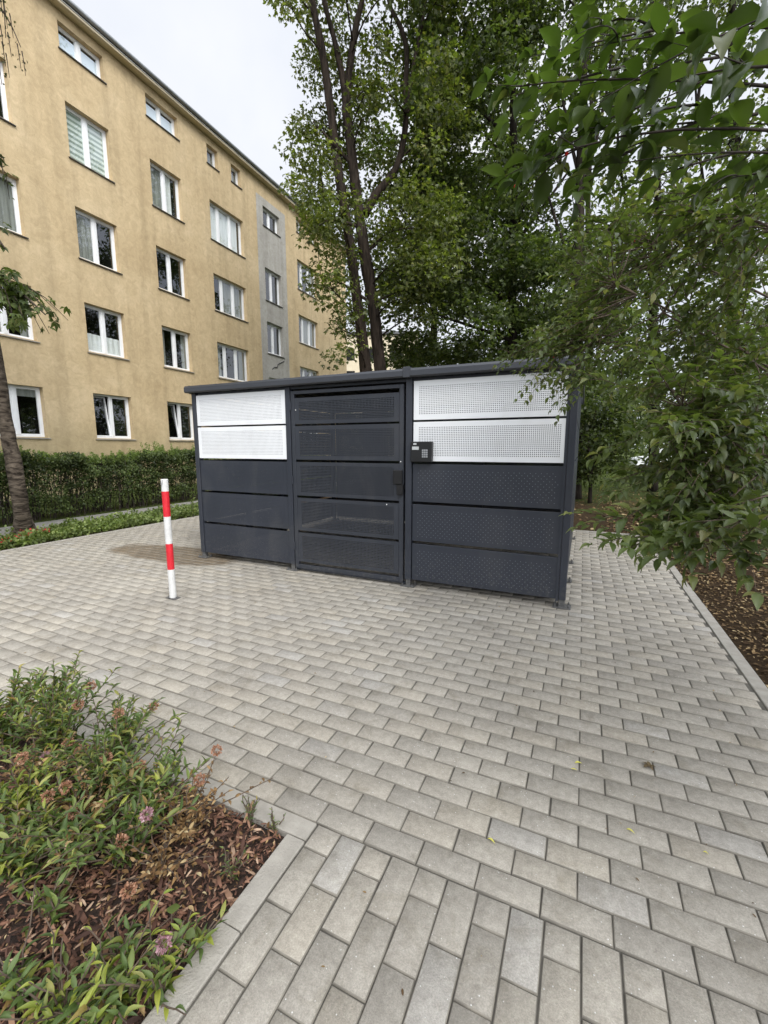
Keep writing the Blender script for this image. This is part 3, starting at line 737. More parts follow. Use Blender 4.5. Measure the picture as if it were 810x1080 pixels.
# entry keypad
mb = MB(); K0, K1, Z0, Z1 = -1.512, -1.300, 1.262, 1.455; VK = VF - .062
mb.box((K0, VK, Z0), (K1, VF - .0085, Z1), bev=.006); kp = bsm(mb, 'keypad', M['black'])
mb = MB(); mb.box((K0 + .018, VK - .002, 1.378), (K0 + .085, VK - .0005, 1.408)); mb.box((K0 + .03, VK - .002, 1.425), (K0 + .062, VK - .0005, 1.440)); mb.build('display', M['screen'], kp)
mb = MB()
for i_ in range(3):
    for j in range(4): mb.box((K0 + .118 + i_ * .02, VK - .004, 1.305 + j * .02), (K0 + .134 + i_ * .02, VK - .0005, 1.321 + j * .02), bev=.001)
mb.build('keys', M['grey_key'], kp)
# roof: ribbed sheet in a front gutter
V_ = VF - .075; u0, u1 = -4.432, -.038
prof = [(V_, 2.050), (V_ - .012, 2.062), (V_ - .012, 2.108), (V_ + .006, 2.130), (V_ + .06, 2.134), (V_ + .06, 2.050)]
mb = MB(); vs = [(uu, p[0], p[1]) for uu in (u0, u1) for p in prof]; n_ = len(prof)
mb.add(vs, [tuple(range(n_))[::-1], tuple(range(n_, 2*n_))] + [(k, (k+1) % n_, n_ + (k+1) % n_, n_ + k) for k in range(n_)])
rf = bsm(mb, 'roof', M['metal_top'])
mb = MB(); mb.box((-1.585, V_ - .020, 2.046), (-1.515, V_ + .05, 2.142), bev=.004); mb.build('joint_cover', M['metal_top'], rf)
mb = MB(); uu = u0 + .01; vs = []; ks = []
while uu < u1 - .01:
    for du, zz in ((0, 2.112), (.14, 2.112), (.165, 2.142), (.20, 2.142), (.225, 2.112)):
        if uu + du < u1: ks.append((uu + du, zz))
    uu += .25
y0_, y1_ = V_ + .062, VB + .12
vs = [(x, y0_, z) for x, z in ks] + [(x, y1_, z + .03) for x, z in ks] ; L_ = len(ks)
vs += [(x, y0_, z - .02) for x, z in ks] + [(x, y1_, z + .01) for x, z in ks]
fs = [(i_, i_+1, L_+i_+1, L_+i_) for i_ in range(L_-1)] + [(2*L_+i_, 3*L_+i_, 3*L_+i_+1, 2*L_+i_+1) for i_ in range(L_-1)] + [(i_, 2*L_+i_, 2*L_+i_+1, i_+1) for i_ in range(L_-1)] + [(L_+i_, L_+i_+1, 3*L_+i_+1, 3*L_+i_) for i_ in range(L_-1)]
mb.add(vs, fs); mb.build('ribbed_sheet', M['metal_top'], rf)
mb = MB()
for uu in (u0, u1 - .012): mb.box((uu, V_ + .062, 2.046), (uu + .012, VB + .13, 2.145))
mb.box((u0 + .013, VB + .121, 2.05), (u1 - .013, VB + .135, 2.15)); mb.build('side_trim', M['metal_top'], rf)

# ------------------------------------------------------------------ striped pole
bc = ground(182.7, 631)
po = empty('striped_pole', bc); tag(po, 'thin red and white striped steel pole standing on the pavers', 'bollard')
for z0, z1, mm in ((.012, .283, 'white'), (.283, .526, 'red'), (.526, .777, 'white'), (.777, 1.008, 'red'), (1.008, 1.118, 'white')):
    mb = MB(); mb.cyl((0, 0), .0305, z0, z1, 24, 0, .004 if z1 > 1.1 else 0); mb.build(mm + '_band', M['pole_' + mm], po, False)
mb = MB(); mb.box((-.062, -.034, .004), (.062, .034, .010), bev=.002)
bp = mb.build('base_plate', M['steel_worn'], po)
mb = MB()
for sx in (-.048, .048): mb.cyl((sx, 0), .008, .010, .022, 6)
mb.build('bolt', M['steel_worn'], bp)
mb = MB()
for a in range(8):
    th = -1.9 + a * .09; zz = 1.03 + .05 * (a / 8) + .012 * (a % 2); mb.add([(.0312*math.cos(th), .0312*math.sin(th), zz), (.0312*math.cos(th+.09), .0312*math.sin(th+.09), zz + .008), (.0312*math.cos(th+.09), .0312*math.sin(th+.09), zz + .032), (.0312*math.cos(th), .0312*math.sin(th), zz + .022)], [(0,1,2,3)])
mb.build('worn_sticker', M['gutter'], po)

# ------------------------------------------------------------------ trees
def poly_sample(poly):
    xs = [p[0] for p in poly]; ys = [p[1] for p in poly]
    while True:
        x, y = random.uniform(min(xs), max(xs)), random.uniform(min(ys), max(ys)); ins = False; j = len(poly) - 1
        for i_ in range(len(poly)):
            (xi, yi), (xj, yj) = poly[i_], poly[j]
            if (yi > y) != (yj > y) and x < (xj - xi) * (y - yi) / (yj - yi) + xi: ins = not ins
            j = i_
        if ins: return x, y
def limb(mb, pts, r0, r1, n=9, sub=4, wob=.25):
    P = [Vector(p) for p in pts]; Q = []; 
    for i_ in range(len(P) - 1):
        p0, p1, p2, p3 = P[max(i_-1, 0)], P[i_], P[i_+1], P[min(i_+2, len(P)-1)]
        for k in range(sub):
            t = k / sub; Q.append(.5 * ((2*p1) + (-p0+p2)*t + (2*p0-5*p1+4*p2-p3)*t*t + (-p0+3*p1-3*p2+p3)*t**3))
    Q.append(P[-1]); rr = [r0 + (r1 - r0) * i_ / (len(Q)-1) for i_ in range(len(Q))]
    mb.tube(Q, rr, n, wob=wob); return list(zip(Q, rr))
def clump_leaves(L, c, rad, n, size, wd, flat=.6, droop=.35, mi=0):
    d = norm(RNG.normal(size=(n, 3))); rr = RNG.uniform(.15, 1, (n, 1)) ** .55
    p = np.array(c) + d * rr * rad * np.array([1, 1, flat]) + RNG.normal(0, rad * .08, (n, 3))
    ax = norm(d * .8 + RNG.normal(0, .7, (n, 3)) + np.array([0, 0, -droop]))
    nn = norm(np.array([0, 0, 1.0]) + RNG.normal(0, .55, (n, 3)))
    L.add(p, ax, nn, RNG.uniform(.6, 1.25, n) * size, wd, mi)
def tree(name, label, base, limbs, clumps, leaf_mat, bark, size, per, wd=.95, cat='tree', group=None, flat=.6, crown='crown', tpl=LEAF, twig_r=.02):
    """limbs: list of (points, r0, r1); clumps: list of (centre, radius)"""
    t = empty(name, base); tag(t, label, cat, group); off = Vector(base)
    mb = MB(); nodes = []
    for pts, r0, r1 in limbs: nodes += limb(mb, [Vector(p) - off for p in pts], r0, r1)
    L = Leaves()
    for c, rad in clumps:
        c = Vector(c) - off
        # joins the skeleton where the limb is near and a little lower than the clump
        best = min(nodes, key=lambda q: (q[0] - c).length + max(0, q[0].z - c.z + .3) * 1.5)
        s_, r_ = best; mid = s_.lerp(c, .5) + Vector((random.gauss(0, .12), random.gauss(0, .12), random.uniform(0, .3))) * (c - s_).length * .4
        rr = min(r_ * .6, twig_r + .006 * (c - s_).length)
        br = limb(mb, [s_, mid, c], rr, rr * .3, 5, 4, .1)
        nodes += [(q, r) for q, r in br[4:]]
        for k in range(5):
            e = c + Vector(norm(RNG.normal(size=3))) * rad * .8; e.z = c.z + (e.z - c.z) * flat
            mb.tube([br[-2][0], c.lerp(e, .5) + Vector((0, 0, .05)), e], [rr * .3, rr * .22, rr * .1], 4)
        clump_leaves(L, c, rad, int(per * rad * rad * random.uniform(.7, 1.2)), size, wd, flat)
    mb.build('trunk', bark, t, True); L.build(crown, leaf_mat, t, tpl)
    return t
def clumps_in(poly, n, d0, d1, r0=.55, r1=1.0):
    out_ = []
    for _ in range(n):
        x, y = poly_sample(poly); out_.append((at(x, y, random.uniform(d0, d1)), random.uniform(r0, r1)))
    return out_
def floor_pt(x, d): p = at(x, 500, d); return Vector((p.x, p.y, -.05))

# twin-stemmed maple behind the store
d = 13.0
def T(pts, dd=d, dv=0): return [at(x, y, dd + dv * i_) for i_, (x, y) in enumerate(pts)]
limbs = [
    ([floor_pt(391, d)] + T([(389,440),(386,392),(377,320),(368,250),(357,180),(349,118),(340,55),(330,5),(320,-60),(312,-130)]), .19, .06),
    ([floor_pt(402, d)] + T([(402,440),(401,392),(393,320),(382,250),(373,180),(365,112)]), .205, .125),
    (T([(365,114),(361,80),(352,40),(341,-5),(334,-70),(330,-140)]), .095, .035),
    (T([(365,114),(369,70),(376,25),(384,-10),(392,-80),(398,-150)]), .105, .04),
    (T([(385,225),(395,207),(410,189),(421,168),(428,130),(428,90),(429,55),(423,30),(411,5),(400,-50)], d, .05), .115, .04),
    (T([(428,120),(436,70),(446,20),(458,-60)], d, .1), .06, .03),
    (T([(372,175),(350,150),(330,128)], d, -.2), .05, .02), (T([(380,240),(352,232),(332,240)], d, -.25), .05, .02),
    (T([(392,320),(362,300),(338,290)], d, -.2), .05, .02)]
crown_poly = [(288,-160),(286,0),(312,28),(318,60),(308,88),(303,118),(314,150),(310,195),(324,232),(322,262),(340,300),(332,322),(352,352),(372,345),(382,300),(400,330),(440,340),(480,300),(480,-160)]
def near_trunk(p):
    best = 9
    for pts, r0, r1 in limbs[:6]:
        for a_, b_ in zip(pts, pts[1:]):
            d_ = b_ - a_; t_ = max(0, min(1, (p - a_).dot(d_) / d_.length_squared)); q_ = a_ + d_ * t_
            if math.hypot(p.x, p.y) < math.hypot(q_.x, q_.y) + .4:
                u_ = Vector((q_.x, q_.y, q_.z - EYE)).normalized(); v_ = Vector((p.x, p.y, p.z - EYE)); best = min(best, (v_ - u_ * v_.dot(u_)).length)
    return best
cl = [c_ for c_ in clumps_in(crown_poly, 300, 11.2, 15.6, .4, .8) if near_trunk(c_[0]) > c_[1] * .8 + .1 or (near_trunk(c_[0]) > .25 and random.random() < .2)]
low = [(x, y) for x, y in ((335,245),(345,262),(352,285),(336,300),(345,322),(360,300),(368,330),(356,345),(372,360),(350,225),(340,205),(365,270),(362,372),(352,378))]
cl += [(at(x, y, random.uniform(11.6, 12.8)), random.uniform(.35, .55)) for x, y in low]
tree('maple_tree', 'tall maple with twin reddish brown trunks rising behind the bin store roof', floor_pt(396, d), limbs, cl, M['leaf_maple'], M['bark'], .105, 400, tpl=LOBED)

# dense dark maple with low sweeping boughs
d2 = 15.0
limbs = [([floor_pt(541, d2)] + T([(541,400),(540,300),(542,200),(541,100),(538,20),(536,-80)], d2), .17, .06),
         (T([(541,330),(505,290),(470,262)], d2, -.4), .07, .03), (T([(541,260),(575,215),(600,180)], d2, .2), .06, .03),
         (T([(540,150),(500,110),(465,80)], d2, -.3), .06, .03), (T([(541,360),(500,345),(455,330)], d2, -.6), .06, .03)]
poly = [(425,-160),(440,20),(446,130),(432,190),(430,240),(418,280),(412,330),(420,392),(600,396),(605,330),(590,270),(578,225),(560,170),(548,90),(560,0),(560,-160)]
tree('maple_tree', 'dense dark green maple with a thin straight trunk right of the twin trunks', floor_pt(541, d2), limbs, clumps_in(poly, 290, 12.6, 17.5, .5, 1.0), M['leaf_dark'], M['bark_dark'], .115, 380, flat=.34, tpl=LOBED)

# slim dark trunk behind the store's right corner
d3 = 13.5
limbs = [([floor_pt(607, d3)] + T([(607,440),(608,380),(608,300),(611,230),(613,160),(616,80),(618,0),(622,-90)], d3), .20, .05),
         (T([(609,290),(592,250),(578,205),(566,160)], d3, .1), .05, .02), (T([(612,215),(628,150),(640,95),(648,30)], d3, .1), .06, .025),
         (T([(612,190),(600,140),(590,80),(588,10)], d3, .1), .05, .02), (T([(609,340),(640,290),(664,250)], d3, .2), .05, .02)]
poly = [(560,-160),(565,0),(575,70),(560,130),(580,170),(640,120),(690,60),(720,-160)]
poly2 = [(575,260),(600,235),(660,250),(680,330),(640,400),(580,400),(560,330)]
tree('tree', 'slim dark tree with a straight trunk behind the right corner of the store', floor_pt(607, d3), limbs, clumps_in(poly, 74, 12, 16, .4, .8) + clumps_in(poly2, 44, 12.5, 16, .4, .75), M['leaf_dark'], M['bark_dark'], .12, 230, flat=.5)

# trees further back on the right, in thinner foliage with the sky showing through
for k, (x, dd, rr, lab) in enumerate(((690, 17, .16, 'forked tree seen through the shrub, left of the two far right trunks'), (775, 15.5, .19, 'thick dark tree behind the shrub at the right edge'))):
    limbs = [([floor_pt(x, dd)] + T([(x,430),(x-2,340),(x+4,250),(x+2,160),(x-4,70),(x,-60)], dd), rr, .05),
             (T([(x+4,250),(x+30,190),(x+45,120),(x+52,20)], dd, .2), .07, .03), (T([(x,300),(x-24,240),(x-36,170),(x-42,80)], dd, .2), .06, .025)]
    poly = [(x-75,-160),(x-80,60),(x-60,130),(x-70,330),(x-60,450),(x+70,450),(x+90,330),(x+60,200),(x+85,60),(x+80,-160)]
    tree('tree', lab, floor_pt(x, dd), limbs, clumps_in(poly, 120, dd - 2.2, dd + 2.2, .4, .85), M['leaf_far'], M['bark_dark'], .12, 210, flat=.5)
# two more between the store and the flats, and far ones
for (x, dd, rr, poly, lab, n_) in (
    (455, 21, .2, [(395,120),(380,250),(372,395),(470,400),(560,400),(560,120),(470,60)], 'dark broad tree deep behind the twin trunks', 110),
    (620, 24, .2, [(560,240),(560,470),(660,470),(680,300),(640,230)], 'dark tree far behind the right corner of the store', 70)):
    limbs = [([floor_pt(x, dd)] + T([(x,430),(x+3,330),(x,220),(x+4,120),(x,40)], dd), rr, .06)]
    tree('tree', lab, floor_pt(x, dd), limbs, clumps_in(poly, n_, dd - 2.5, dd + 2.5, .7, 1.3), M['leaf_dark'], M['bark_dark'], .17, 170, flat=.5)
# low dark evergreen-looking bush beside the store's rear right corner
poly = [(606,420),(640,400),(664,420),(672,455),(655,490),(632,500),(606,512)]
tree('bush', 'low dark bush on the lawn behind the right side of the store', floor_pt(624, 12.6), [([floor_pt(624, 12.6)] + T([(624,490),(626,455),(628,425)], 12.6), .05, .02)],
     clumps_in(poly, 60, 11.4, 13.6, .3, .5) , M['leaf_dark'], M['bark_dark'], .09, 700, cat='bush', flat=.7, crown='foliage')

for k, (x, dd, py, hh, lab) in enumerate(((735, 7.6, [(690,395),(720,350),(820,330),(860,420),(860,545),(735,535),(705,500)], 2.2, 'dark shrub behind the wide leafy shrub, between the kerb and the lawn'), (800, 9.5, [(740,330),(860,250),(900,400),(880,500),(780,500)], 3, 'taller dark shrub at the right edge behind the others'))):
    c_ = floor_pt(x + 25, dd)
    tree('bush', lab, c_, [([c_, c_ + Vector((.1, 0, hh * .4)), c_ + Vector((0, .2, hh * .8))], .05, .02)], clumps_in(py, 40, dd - .8, dd + .8, .28, .5), M['leaf_dark'], M['twig_dark'], .075, 640, .5, cat='bush', flat=.7, crown='foliage')
c_ = Vector((6.4, -.6, -.05))
cl = []
while len(cl) < 120:
    q = Vector((random.uniform(2.6, 10), random.uniform(-5, 3.6), random.uniform(4.0, 9)))
    if ((q.x - 6.2) / 3.6) ** 2 + ((q.y + .6) / 4.0) ** 2 + ((q.z - 6.4) / 2.9) ** 2 < 1: cl.append((q, random.uniform(.5, .85)))
tree('tree', 'spreading tree whose crown shades the right side of the paving', c_, [([c_, c_ + Vector((-.1, .1, 2)), c_ + Vector((-.3, .1, 4.5)), c_ + Vector((-.2, 0, 7.5))], .17, .05), ([c_ + Vector((-.12, .1, 2.4)), c_ + Vector((-1, 1, 4.4)), c_ + Vector((-1.9, 1.8, 5.8))], .08, .03)], cl, M['leaf_dark'], M['bark_dark'], .14, 190, flat=.6)

# woodland closing the view
def woodland():
    L = Leaves()
    for _ in range(520):
        an = R(random.uniform(-38, 78)); dd = random.uniform(36, 58)
        x = math.sin(an - R(10)) * dd; y = math.cos(an - R(10)) * dd
        if x < -13 and y < 36: continue
        z = 1.2 + (random.random() ** 1.3) * 7.0
        clump_leaves(L, (x, y, z), random.uniform(1.2, 2.2), 60, .42, .95, .8)
    return L.build('woodland', M['leaf_dark'])
tag(woodland(), 'far dark woodland closing the view behind the lawn', 'woodland', kind='stuff')

# leaning tree at the left edge
dl = 8.95
base = ground(26, 562)
limbs = [([Vector((base.x, base.y, -.05)), at(20, 520, dl), at(11, 470, dl), at(3, 425, dl), at(-6, 370, dl), at(-14, 300, dl), at(-20, 200, dl), at(-26, 90, dl), at(-30, -20, dl)],   .108, .05),
         ([at(-14, 300, dl), at(6, 296, dl - .6), at(26, 312, dl - 1.0), at(48, 332, dl - 1.3)], .03, .008),
         ([at(-20, 190, dl), at(-8, 240, dl - .6), at(5, 262, dl - .9)], .03, .01),
         ([at(-26, 60, dl), at(-6, 10, dl - .4), at(8, 20, dl - .6), at(22, 50, dl - .7)], .02, .004),
         ([at(-26, 40, dl), at(-12, -30, dl - .4), at(2, -10, dl - .6), at(6, 40, dl - .7)], .02, .004)]
lt = empty('leaning_tree', (base.x, base.y, 0)); tag(lt, 'leaning tree with ringed grey brown bark at the left edge before the hedge', 'tree')
mb = MB(); off = Vector((base.x, base.y, 0))
for pts, r0, r1 in limbs: limb(mb, [p - off for p in pts], r0, r1, 12, 6, .35)
for k in range(7):          # root flare
    a = k * .9; mb.tube([(.07*math.cos(a), .07*math.sin(a), .30), (.11*math.cos(a), .11*math.sin(a), .07), (.22*math.cos(a), .22*math.sin(a), -.06)], [.04, .05, .03], 6)
L = Leaves()
def bough(tip, frm, n_, size, spread, hang=.7):
    frm, tip = frm - off, tip - off; mb.tube([frm, frm.lerp(tip, .5) + Vector((0, 0, .06)), tip], [.008, .006, .003], 5)
    for _ in range(n_):
        t_ = random.uniform(.1, 1.0); p = frm.lerp(tip, t_) + Vector((random.gauss(0, spread), random.gauss(0, spread), random.gauss(0, spread * .7)))
        L.add(np.array(p), norm(np.array(tip - frm) * .6 / max((tip-frm).length, .1) + RNG.normal(0, .6, 3) + np.array([0, 0, -hang])), norm(np.array([0, 0, 1.]) + RNG.normal(0, .4, 3)), size * random.uniform(.6, 1.2), 1.0)
for (x, y) in ((12,285),(22,300),(38,318),(52,332),(62,340),(72,338),(44,350),(28,345),(14,335),(4,315),(52,352),(60,328),(6,282),(0,330),(10,345),(20,330),(-6,300),(16,350),(8,300)):
    bough(at(x, y, dl - 1.2 + random.uniform(-.3, .3)), at(-4 + .4 * x, 296 + .05 * x, dl - .8), 7, .13, .065)
for (x, y) in ((2,168),(8,185),(-2,245),(5,262)): bough(at(x, y, dl - .8), at(-14, y - 20, dl - .6), 5, .12, .06)
for (x, y) in ((3,18),(8,30),(4,52),(12,60),(22,72),(27,80),(6,70),(14,40),(4,4),(10,82),(2,90),(5,195),(10,210)):
    bough(at(x, y, dl - .7), at(x - 4, y - 26, dl - .65), 4, .035, .028, 1.0)
for _ in range(150):   # the rest of the crown stands left of and above the picture
    c_ = at(random.uniform(-420, -110), random.uniform(-380, 230), dl + random.uniform(-2.6, 2.2)) - off
    clump_leaves(L, c_, random.uniform(.4, .8), 60, .16, 1.0, .6)
mb.build('trunk', M['bark_lean'], lt, True); L.build('crown', M['leaf_dark'], lt, PALM)

# ------------------------------------------------------------------ hedge, ground cover, flowers
def hedge():
    h_ = empty('hedge', (-10.15, 9, 0)); tag(h_, 'clipped privet hedge along the footpath before the ochre building', 'hedge')
    off = np.array([-10.15, 9, 0]); L = Leaves(); mb_ = MB()
    n_ = 120000
    y = RNG.uniform(-6, 21, n_); y = np.where(RNG.random(n_) < .62, RNG.uniform(2.0, 9.2, n_), y)
    prof = RNG.random(n_); x = np.where(prof < .45, RNG.normal(.36, .08, n_), RNG.uniform(-.42, .42, n_))
    top = 1.20 + .07 * np.sin(y * 1.7) + .05 * np.sin(y * 4.3 + 1) + .04 * np.sin(y * 9.1)
    z = np.where(RNG.random(n_) < .36, top - np.abs(RNG.normal(0, .12, n_)), RNG.uniform(.08, 1.14, n_))
    cn_ = np.array([mnoise.noise(Vector((a_ * 2.2, b_ * 2.6, c_ * 3.2))) + .5 * mnoise.noise(Vector((a_ * 5, b_ * 6.5, c_ * 7))) for a_, b_, c_ in zip(x, y, z)])
    inner = x < .2; x = x + cn_ * .26; z = z + np.where(z > 1.0, cn_ * .10, 0)
    keep = (cn_ > .11 - .45 * (z - .6)) | (RNG.random(n_) < .22) | (inner & (z > .52))
    P = np.stack([x, y - 9, z], 1)[keep]; m_ = len(P)
    L.add(P, norm(RNG.normal(size=(m_, 3)) + np.array([.3, 0, .2])), norm(RNG.normal(0, .7, (m_, 3)) + np.array([.3, 0, 1])), RNG.uniform(.03, .06, m_), .8)
    n2 = 26000; y = RNG.uniform(1.5, 10, n2); pk = np.floor(y * 34); hh = np.abs(np.sin(pk * 12.9898) * 43758.5453) % 1; hx = np.abs(np.sin(pk * 78.233) * 12543.123) % 1
    big = .5 + .5 * np.sin(y * 1.3 + .6) * np.sin(y * .47 + 2)
    z = 1.10 + .07 * np.sin(y * 1.7) + RNG.random(n2) * (.10 + (.10 + .28 * big) * hh ** 1.5); xx = -.38 + .78 * hx + RNG.normal(0, .02, n2)
    L.add(np.stack([xx, pk / 34 + RNG.normal(0, .014, n2) - 9, z], 1), norm(RNG.normal(0, .6, (n2, 3)) + np.array([0, 0, .8])), norm(RNG.normal(size=(n2, 3)) + np.array([0, 0, .3])), RNG.uniform(.022, .042, n2), .55, 1)
    for _ in range(420):
        yy = random.uniform(-6, 21) if random.random() < .4 else random.uniform(2, 9.2); xx = random.uniform(-.3, .32); e = Vector((xx + random.gauss(0, .08), yy - 9 + random.gauss(0, .16), random.uniform(.75, 1.2)))
        mb_.tube([(xx, yy - 9, -.06), Vector((xx, yy - 9, 0)).lerp(e, .5) + Vector((random.gauss(0, .03), random.gauss(0, .04), 0)), e], [.010, .008, .004], 5)
    mb_.build('stems', M['twig_dark'], h_); L.build('foliage', [M['leaf_hedge'], M['leaf_hedge_top']], h_)
hedge()
# low green ground cover strip
def cover():
    L = Leaves(); n_ = 22000
    x = RNG.uniform(-8.3, -7.2, n_); y = RNG.uniform(-2, 9.5, n_)
    hm = .05 + .09 * np.abs(np.sin(x * 5 + y * 3.1) * np.sin(y * 7.3)) + .02
    z = RNG.random(n_) * hm
    keep = ~((np.abs(y - 3.75) < .5) & (x < -7.75) & (RNG.random(n_) < .7)); x, y, z = x[keep], y[keep], z[keep]; n_ = len(x)
    L.add(np.stack([x, y, z], 1), norm(RNG.normal(size=(n_, 3)) + np.array([0, 0, .5])), norm(RNG.normal(0, .5, (n_, 3)) + np.array([0, 0, 1])), RNG.uniform(.03, .065, n_), .85)
    return L.build('ground_cover', M['leaf_cover'])
tag(cover(), 'low green ground cover along the edge of the paving', 'ground cover', kind='stuff')
def begonia(p, first=None):
    if first: o = copy_tree(first); o.location = p; o.rotation_euler.z = random.uniform(0, 6); return o
    o = empty('begonia', p); L = Leaves(); n_ = 46
    L.add(np.stack([RNG.normal(0, .05, n_), RNG.normal(0, .05, n_), RNG.uniform(.01, .10, n_)], 1), RNG.normal(size=(n_, 3)), RNG.normal(0, .5, (n_, 3)) + [0, 0, 1], RNG.uniform(.03, .05, n_), .9); L.build('leaves', M['leaf_cover'], o)
    L = Leaves(); n_ = 15
    L.add(np.stack([RNG.normal(0, .06, n_), RNG.normal(0, .05, n_), RNG.uniform(.09, .14, n_)], 1), RNG.normal(size=(n_, 3)), RNG.normal(0, .5, (n_, 3)) + [0, 0, 1], RNG.uniform(.02, .034, n_), 1.0); L.build('blossom', M['petal_red'], o)
    return o
b0_ = None
for (x, y) in ((4, 579), (14, 575), (29, 572), (30, 567), (48, 566)):
    p = ground(x, y); p.z = 0; o = begonia(p, b0_); b0_ = b0_ or o
    tag(o, 'small red flowering bedding plant at the foot of the leaning tree', 'flower', 'red bedding flowers by the leaning tree')
# a taller weed before the hedge
def stem_plant(name, label, base, stems, leaf_mat, stem_mat, size, wd, cat, per=16, flower=None, fmat=None, group=None, up=.5, mats=None, frac=0.0):
    o = empty(name, base); tag(o, label, cat, group); mb_ = MB(); L = Leaves(); heads = []; nfl = 0
    for (dx, dy, ht) in stems:
        top = Vector((dx, dy, ht)); r0 = Vector((random.gauss(0, .003), random.gauss(0, .003), -.03)); mid = r0.lerp(top, .5) + Vector((-dx * .18, -dy * .18, ht * .12))
        pts = [r0.lerp(mid, t_ / 3) for t_ in range(3)] + [mid.lerp(top, t_ / 3) for t_ in range(4)]
        pts = [p + Vector((random.gauss(0, .004), random.gauss(0, .004), 0)) for p in pts]
        mb_.tube(pts, [.0028 * (1 - .7 * i_ / 6) + .0006 for i_ in range(7)], 5)
        nl = max(4, int(per * ht / .35))
        for k in range(nl):
            t_ = .18 + .82 * k / nl; f = t_ * 6; i_ = min(int(f), 5); p = pts[i_].lerp(pts[i_+1], f - i_); dr = (pts[i_+1] - pts[i_]).normalized()
            th = k * 2.4 + random.gauss(0, .4); sd_ = Vector((math.cos(th), math.sin(th), random.gauss(0, .15)))
            dirv = sd_ * (1 - up * .4) + dr * up + Vector((0, 0, -.12 + .2 * random.random()))
            nrm = Vector((0, 0, 1)) * .8 + dr * .5 + Vector((random.gauss(0, .35), random.gauss(0, .35), 0))
            L.add(np.array(p), np.array(dirv), np.array(nrm), size * random.uniform(.6, 1.2) * (1.1 - .35 * t_), wd, 1 if random.random() < frac else 0)
        if flower and nfl < flower and ht > .6 * max(q[2] for q in stems):
            nfl += 1; n_ = 130; d_ = norm(RNG.normal(size=(n_, 3))); P = np.array(top) + d_ * np.array([.018, .018, .017]) * RNG.uniform(.3, 1, (n_, 1)) ** .6 + np.array([0, 0, .006])
            Fl = Leaves(); Fl.add(P, d_, norm(RNG.normal(size=(n_, 3)) + .5), RNG.uniform(.006, .010, n_), .9); heads.append(Fl)
    mb_.build('stems', stem_mat, o); L.build('leaves', mats or leaf_mat, o, BLADE)
    for q in heads: q.build('flower_head', fmat, o)
    return o
p = ground(206, 537); p = at(203, 530, 9.5)
stem_plant('weed', 'thin tall weed standing at the hedge foot beside the store corner', Vector((p.x, p.y, 0)), [(0, .05, .55), (.06, -.06, .4), (-.08, .02, .45)], M['leaf_cover'], M['twig_dark'], .10, .35, 'weed', 8)

# ------------------------------------------------------------------ the planting bed
def scatter_bed(n_, l0, l1, wd, mat, name, label, cat, zz=.03, dens=None, tpl=LEAF, tilt=.35):
    L = Leaves(); x = RNG.uniform(-3.9, -.91, n_); y = RNG.uniform(-.4, 1.125, n_)
    if dens is not None:
        k = dens(x, y) > RNG.random(n_); x, y = x[k], y[k]
    m_ = len(x); z = -.028 + RNG.random(m_) * zz
    th = RNG.uniform(0, 6.28, m_); ln = RNG.uniform(l0, l1, m_) * RNG.uniform(.6, 1.3, m_)
    ok = (x + ln < -.89) | (RNG.random(m_) < .2); x, y, z, th, ln = x[ok], y[ok], z[ok], th[ok], ln[ok]; m_ = len(x)
    L.add(np.stack([x, y, z], 1), np.stack([np.cos(th), np.sin(th), RNG.normal(0, tilt * .6, m_)], 1), RNG.normal(0, tilt, (m_, 3)) + [0, 0, 1], ln, wd)
    return tag(L.build(name, mat, None, tpl), label, cat, kind='stuff')
scatter_bed(30000, .010, .038, .30, M['chip'], 'bark_mulch', 'reddish brown bark chips covering the planting bed', 'mulch', .035, tpl=CHIP)
scatter_bed(1800, .04, .085, .22, M['chip'], 'bark_strips', 'long bark strips lying among the smaller chips', 'mulch', .045, tpl=CHIP)
scatter_bed(6000, .012, .026, .45, M['leaf_dry'], 'dry_leaves', 'dry tan leaves fallen among the bark chips', 'dry leaves', .05, lambda x, y: np.exp(-(((x + 1.25) / .45) ** 2 + ((y - .85) / .35) ** 2)) + .12, BLADE, .6)

def ring_stems(n_, spread, h0, h1, lean=(0, 0)):
    return [(random.gauss(lean[0], spread), random.gauss(lean[1], spread), random.uniform(h0, h1)) for _ in range(n_)]
SP = [M['leaf_spirea'], M['leaf_lime']]
# pixel foot of each shrub, stems, height, label
spireas = [
    ((8, 800), 20, .13, .26, .42, 'green spirea shrub with a rusty flower head at the left edge of the bed', 1, 'petal_rust', .05),
    ((62, 815), 24, .15, .24, .42, 'tall green spirea beside the paving with two pinkish brown flower heads', 2, 'petal_rust', .03),
    ((118, 845), 22, .13, .20, .34, 'spirea with rust coloured seed heads reaching over the bed kerb', 3, 'petal_rust', .03),
    ((160, 862), 20, .11, .16, .30, 'bright green spirea with broad leaves next to the bed kerb', 1, 'petal_rust', .12),
    ((30, 870), 22, .14, .16, .30, 'yellowish green spirea in the middle of the left edge of the bed', 1, 'petal_pink', .35),
    ((85, 900), 24, .13, .16, .28, 'dense deep green spirea in the middle of the bed', 0, 'petal_pink', .03),
    ((22, 925), 20, .12, .12, .24, 'leafy spirea at the left edge, just above the open bark', 0, 'petal_pink', .08),
    ((128, 800), 18, .11, .16, .28, 'spirea leaning against the bed kerb behind the others', 1, 'petal_rust', .03),
    ((60, 770), 20, .12, .2, .36, 'spirea at the back of the bed with stems over the paving', 1, 'petal_rust', .05),
    ((135, 905), 20, .10, .14, .26, 'green spirea with one pale pink flower spike beside the withered plant', 1, 'petal_pink', .03)]
